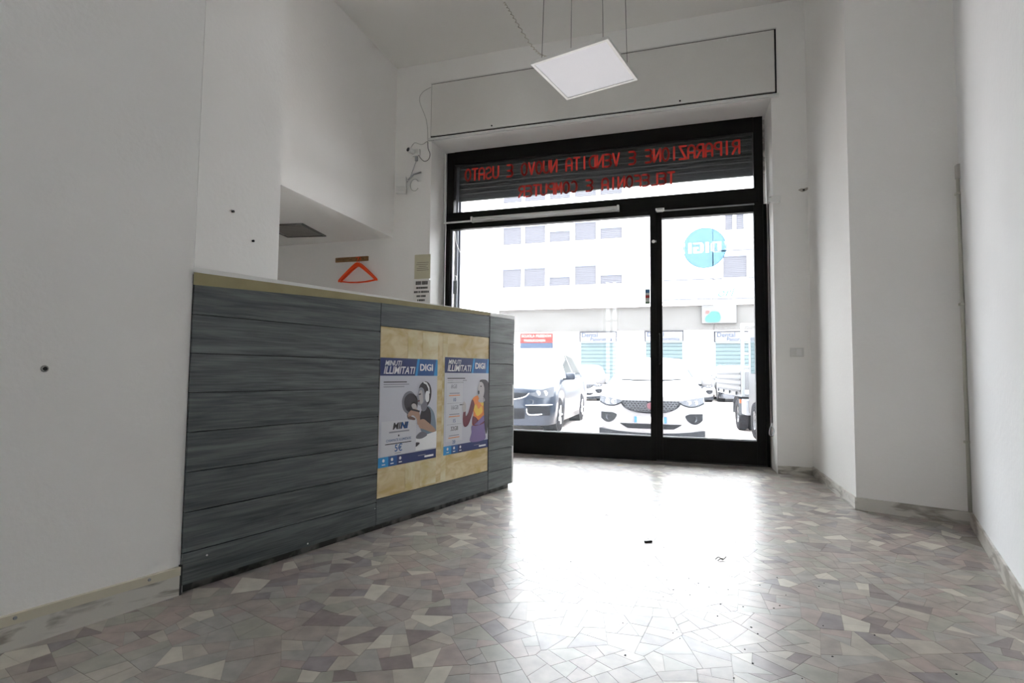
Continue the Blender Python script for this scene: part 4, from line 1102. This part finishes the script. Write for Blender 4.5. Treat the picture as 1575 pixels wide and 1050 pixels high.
def tipo_face(t, patch, F, W):
    xs = lin(-.50, .50, 21)
    top = [.735 for x in xs]; bot = [.735 - .205 * math.sqrt(max(0, 1 - (abs(x) / .505) ** 2.4)) for x in xs]
    gr = patch('grille', TRIMB, xs, top, bot, off=.006)
    GM = mat('grille_mesh', (.07, .075, .085), .5, 0)
    cells = MB()
    for r in range(6):
        z = .725 - r * .036
        for k in range(-9, 10):
            x = k * .056 + (.028 if r % 2 else 0)
            if abs(x) > .46: continue
            if z < .735 - .205 * math.sqrt(max(0, 1 - (abs(x) / .48) ** 2.4)) + .015: continue
            h_ = [(x - .028, z), (x - .016, z + .014), (x + .016, z + .014), (x + .028, z), (x + .016, z - .014), (x - .016, z - .014)]
            for (ax, az), (bx, bz) in zip(h_, h_[1:] + h_[:1]):
                cells.cyl((ax, F(ax, az) - .010, az), (bx, F(bx, bz) - .010, bz), .0045, n=4, cap=False)
    cells.build('mesh', GM, gr)
    MB().lathe([(0, -.012), (.06, -.014), (.075, -.006), (.08, 0)], (0, F(0, .64) - .008, .655), (0, -1, 0), 24).build('badge', CHROME, gr, True)
    MB().cyl((0, F(0, .65) - .024, .655), (0, F(0, .65) - .02, .655), .055, n=20).build('badge_disc', mat('badge_enamel', (.10, .04, .05), .3), gr)
    for s in (-1, 1):
        xs = [s * q for q in lin(.47, .86, 12)]
        tp_ = [.735 + .075 * ((abs(x) - .47) / .39) ** .8 for x in xs]
        bt = [.715 - .07 * math.sin(PI * min(1, max(0, (abs(x) - .47) / .40))) ** .8 for x in xs]
        if s < 0: xs, tp_, bt = xs[::-1], tp_[::-1], bt[::-1]
        hl = patch('headlight', LENS, xs, tp_, bt, off=.008)
        for q in (.62, .73): MB().lathe([(0, .0), (.03, -.004), (.036, .004)], (s * q, F(q, .71) - .012, .718), (0, -1, 0), 14).build('bulb_reflector', CHROME, hl)
        MB().tube([(x, F(x, z) - .010, z) for x, z in zip(xs, bt)], .010, 5).build('lens_edge', mat('lens_edge', (.008, .01, .013), .6, 0, .1), hl)
        xs = [s * q for q in lin(.56, .84, 9)]
        tp_ = [.50 + .03 * min(1, (abs(x) - .56) / .07) - .0 * abs(x) for x in xs]; bt = [.475 - .12 * math.sin(PI * min(1, (abs(x) - .56) / .31)) ** .7 for x in xs]
        if s < 0: xs, tp_, bt = xs[::-1], tp_[::-1], bt[::-1]
        fg = patch('fog_light_recess', TRIMB, xs, tp_, bt, off=.005)
        MB().lathe([(0, -.02), (.03, -.018), (.045, -.006), (.05, .0)], (s * .70, F(.70, .44) - .006, .445), (0, -1, 0), 18).build('fog_lamp', LENS, fg, True)
    xs = lin(-.50, .50, 17)
    patch('lower_intake', TRIMB, xs, [.355 for x in xs], [.275 + .07 * max(0, (abs(x) - .38) / .12) for x in xs], off=.006)
    xs = lin(-W * .985, W * .985, 21)
    patch('front_lip', mat('lip_plastic', (.015, .017, .02), .6), xs, [.20 + .05 * (abs(x) / W) ** 2 for x in xs], [.115 for x in xs], off=.012)
    patch('number_plate', PLATE, lin(-.26, .26, 7), [.475] * 7, [.375] * 7, off=.016)
    patch('plate_band', PBLUE, [-.262, -.24, -.215], [.475] * 3, [.375] * 3, off=.018)
    patch('plate_band', PBLUE, [.215, .24, .262], [.475] * 3, [.375] * 3, off=.018)
    MB().tube(spline([(-.55, 1.03, 1.085), (-.25, .98, 1.075), (0, .97, 1.07)], 6), .010, 6).build('wiper', TRIMB, t)
    MB().tube(spline([(.0, 1.0, 1.08), (.25, .99, 1.08), (.52, 1.06, 1.10)], 6), .010, 6).build('wiper', TRIMB, t)
WP = mat('white_car_paint', (.16, .16, .165), .4, spec=.3, coat=.3)
TIPO = dict(w=1.79, len=4.4, wr=.32, fw=.86, wb=2.64, zh0=.80, cowl=1.02, rooff=1.85, roofr=3.15, tail=3.95, pillars=(2.1, 3.0),
            belt=[(0, .70), (.25, .80), (1.0, .97), (2.5, 1.0), (4.0, 1.03), (4.4, .95)],
            top=[(0, .78), (.12, .83), (.5, .93), (1.02, 1.05), (1.85, 1.46), (2.4, 1.51), (3.15, 1.45), (3.95, 1.08), (4.3, 1.03), (4.4, .98)],
            wt=[(0, .74), (.5, .78), (1.02, .74), (1.85, .60), (3.15, .58), (3.95, .72), (4.4, .7)], face=tipo_face)
car('white_car', 'white car parked nose towards the shop, honeycomb grille, behind the door stile', 'car', (-.51, 9.45, ZG), math.radians(1.5), WP, TIPO)

def mpv_face(t, patch, F, W):
    for s in (-1, 1):
        xs = [s * q for q in lin(.46, .90, 12)]
        tp_ = [.79 + .14 * ((abs(x) - .46) / .44) for x in xs]
        bt = [.765 - .06 * math.sin(PI * min(1, (abs(x) - .46) / .5)) for x in xs]
        if s < 0: xs, tp_, bt = xs[::-1], tp_[::-1], bt[::-1]
        hl = patch('headlight', LENS, xs, tp_, bt, off=.008)
        for q in (.62, .75): MB().lathe([(0, 0), (.04, -.006), (.05, .004)], (s * q, F(q, .79) - .012, .80), (0, -1, 0), 14).build('bulb_reflector', CHROME, hl)
        MB().lathe([(0, -.022), (.035, -.02), (.05, -.008), (.055, 0)], (s * .50, F(.5, .62) - .006, .63), (0, -1, 0), 18).build('fog_lamp', LENS, t, True)
        xs = [s * q for q in lin(.42, .84, 9)]
        if s < 0: xs = xs[::-1]
        patch('bumper_recess', TRIMB, xs, [.545] * 9, [.37] * 9, off=.004)
        MB().tube(spline([(s * .42, F(.42, .52) - .012, .50), (s * .46, F(.46, .40) - .014, .385), (s * .70, F(.7, .39) - .014, .395)], 6), .010, 6).build('chrome_strip', CHROME, t)
        MB().tube([(s * q, F(q, .56) - .010, .565 + .02 * (q - .4)) for q in lin(.40, .88, 10)], .008, 6).build('bumper_strip', CHROME, t)
    xs = lin(-.44, .44, 15)
    patch('grille', TRIMB, xs, [.80 for x in xs], [.80 - .13 * math.sqrt(max(0, 1 - (abs(x) / .445) ** 2)) for x in xs], off=.006)
    MB().tube([(x, F(x, .7) - .01, .80 - .135 * math.sqrt(max(0, 1 - (abs(x) / .46) ** 2))) for x in lin(-.459, .459, 19)], .008, 6).build('grille_edge', CHROME, t)
    patch('lower_intake', TRIMB, lin(-.38, .38, 9), [.50] * 9, [.30] * 9, off=.006)
BLUE = mat('navy_car_paint', (.012, .019, .032), .3, .1, spec=.3, coat=.35)
MPV = dict(w=1.84, len=4.7, wr=.335, fw=.92, wb=2.85, zh0=.88, cowl=.95, rooff=1.9, roofr=4.0, tail=4.62, pillars=(1.75, 2.75, 3.8),
           belt=[(0, .76), (.25, .88), (1.0, 1.04), (2.5, 1.08), (4.4, 1.12), (4.7, 1.0)],
           top=[(0, .86), (.12, .92), (.5, 1.04), (.95, 1.15), (1.9, 1.62), (2.6, 1.68), (4.0, 1.62), (4.62, 1.15), (4.7, 1.05)],
           wt=[(0, .76), (.5, .80), (.95, .78), (1.9, .64), (4.0, .62), (4.62, .72), (4.7, .7)], face=mpv_face)
car('dark_van', 'dark blue people carrier parked at the right end of the counter, nose to the shop', 'car', (-3.28, 10.15, ZG), math.radians(1), BLUE, MPV)
HATCH = dict(TIPO); HATCH['len'] = 4.1; HATCH['roofr'] = 3.35; HATCH['tail'] = 4.0
HATCH['top'] = [(0, .78), (.12, .86), (.5, .98), (1.02, 1.12), (1.75, 1.55), (2.4, 1.6), (3.35, 1.55), (4.0, 1.1), (4.1, 1.0)]
car('white_car', 'small white car parked far across the street left of the nearer white car', 'car', (-4.15, 23.6, ZG), math.radians(4), WP, HATCH)
car('white_car', 'small white car parked far off, right of the nearer white car', 'car', (.42, 25.0, ZG), math.radians(2), WP, HATCH)
car('dark_car', 'dark car parked across the street left of the flatbed truck', 'car', (2.45, 25.4, ZG), math.radians(3), mat('charcoal_car_paint', (.03, .038, .05), .3, .2, coat=1), MPV)

# ------------------------------------------------------------------ flatbed truck
tk = thing('flatbed_truck', 'white flatbed truck with drop sides parked at the right edge of the door', 'truck', (2.24, 10.25, ZG), math.radians(4))
TW = mat('truck_white', (.105, .105, .108), .4)
CHS = mat('chassis_grey', (.05, .055, .06), .6)
cabp = [(-.02, .45), (-.0, .95), (.12, 1.15), (.50, 2.0), (.75, 2.08), (1.6, 2.08), (1.65, .45)]   # (y, z)
cb_v = [(-.86, y, z) for y, z in cabp] + [(.86, y, z) for y, z in cabp]; n = len(cabp)
cab = obj('cab', cb_v, [tuple(range(n)), tuple(reversed(range(n, 2 * n)))] + [(i + n, (i + 1) % n + n, (i + 1) % n, i) for i in range(n)], TW, tk)
MB().add([(-.76, .15, 1.20), (.76, .15, 1.20), (.72, .485, 1.93), (-.72, .485, 1.93), (-.76, .19, 1.20), (.76, .19, 1.20), (.72, .525, 1.93), (-.72, .525, 1.93)],
         [(0, 1, 2, 3), (7, 6, 5, 4), (0, 4, 5, 1), (3, 2, 6, 7), (0, 3, 7, 4), (1, 5, 6, 2)]).build('windscreen', CARG, tk)
for s in (-1, 1):
    x = s * .862
    q = [(.30, 1.22), (1.35, 1.22), (1.35, 1.92), (.60, 1.92)]
    MB().add([(x, y, z) for y, z in q] + [(x + s * .006, y, z) for y, z in q], [(4, 5, 6, 7), (3, 2, 1, 0), (0, 1, 5, 4), (1, 2, 6, 5), (2, 3, 7, 6), (3, 0, 4, 7)]).build('side_window', CARG, tk)
    MB().box(x - .09 if s < 0 else x, x if s < 0 else x + .09, .35, .45, 1.35, 1.75, .02).build('mirror', TRIMB, tk)
    MB().box(s * .62 - .14, s * .62 + .14, -.035, .0, .72, .90, .01).build('headlight', LENS, tk)
MB().box(-.88, .88, -.10, .05, .42, .66, .02).build('bumper', CHS, tk)
MB().box(-.40, -.32, .3, 5.5, .50, .66).box(.32, .40, .3, 5.5, .50, .66).build('chassis_rail', CHS, tk)
MB().box(-.95, .95, 1.9, 5.62, .74, .80).build('bed_floor', mat('bed_floor_grey', (.2, .21, .22), .6), tk)
def dropside(x0, x1, y0, y1, side):
    z0, z1 = .80, 1.28
    o = MB().box(x0, x1, y0, y1, z0, z1, .006).build('dropside', TW, tk)
    r = MB()
    for z in (.86, .98, 1.10, 1.22):
        if side: r.box(x0 - .012 if x0 < 0 else x1, x0 if x0 < 0 else x1 + .012, y0 + .03, y1 - .03, z - .02, z + .02)
        else: r.box(x0 + .03, x1 - .03, y1, y1 + .012, z - .02, z + .02)
    r.build('rib', mat('dropside_rib', (.055, .058, .062), .5), o)
    for k in range(4):
        q = (k + .5) / 4
        if side: yy = y0 + (y1 - y0) * q; xx = x0 - .03 if x0 < 0 else x1; MB().box(xx, xx + .03, yy - .025, yy + .025, .77, .84, .006).build('latch', CHS, o)
        else: xx = x0 + (x1 - x0) * q; MB().box(xx - .04, xx + .04, y1, y1 + .03, .72, .86, .006).build('latch', CHS, o)
dropside(-.96, -.93, 1.95, 5.6, True); dropside(.93, .96, 1.95, 5.6, True); dropside(-.93, .93, 5.57, 5.6, False)
hb = MB()
for x in (-.92, -.46, 0, .46, .92): hb.box(x - .03, x + .03, 1.88, 1.94, .76, 2.25)
for z in (1.3, 1.6, 1.9, 2.2): hb.box(-.92, .92, 1.89, 1.93, z, z + .05)
hb.build('headboard', mat('headboard_grey', (.28, .30, .31), .5), tk)
for cy, dual in ((.95, False), (2.75, True)):
    for s in (-1, 1):
        for q in ((0, .21) if dual else (0,)):
            wh = MB().lathe([(.18, 0), (.32, 0), (.345, .03), (.345, .15), (.32, .18), (.18, .18)], (s * (.90 - q), cy, .345), (-s, 0, 0), 26).build('wheel', RUBBER, tk, True)
            MB().lathe([(0, .05), (.06, .05), (.07, .02), (.14, .06), (.19, .01)], (s * (.90 - q), cy, .345), (-s, 0, 0), 20).build('rim', RIM, wh, True)
        if dual:
            arcp = [(cy + .42 * math.cos(a), .345 + .40 * math.sin(a)) for a in [PI * k / 10 for k in range(11)]]
            mg = MB()
            for (ya, za), (yb, zb_) in zip(arcp, arcp[1:]):
                x0, x1 = (s * .93, s * .66)
                mg.add([(x0, ya, za), (x1, ya, za), (x1, yb, zb_), (x0, yb, zb_), (x0, ya, za + .015), (x1, ya, za + .015), (x1, yb, zb_ + .015), (x0, yb, zb_ + .015)],
                       [(0, 3, 2, 1), (4, 5, 6, 7), (0, 1, 5, 4), (2, 3, 7, 6), (3, 0, 4, 7), (1, 2, 6, 5)])
            mg.build('mudguard', mat('mudguard_grey', (.12, .13, .14), .6), tk)
MB().box(-.90, -.55, 1.75, 2.25, .38, .70, .03).build('fuel_tank', mat('tank_grey', (.35, .37, .4), .4, .3), tk)
MB().box(-.93, -.90, 2.26, 2.32, .60, .68, .005).build('side_marker', mat('marker_orange', (.6, .12, .03), .4), tk)

for m in bpy.data.materials:
    if m.name.startswith(('facade', 'sign', 'rolling', 'garage', 'shutter', 'brick', 'truck', 'tyre', 'black_trim', 'dropside', 'chassis', 'lip', 'post_', 'bed_', 'mudguard')):
        m.node_tree.nodes['Principled BSDF'].inputs['Specular IOR Level'].default_value = .08
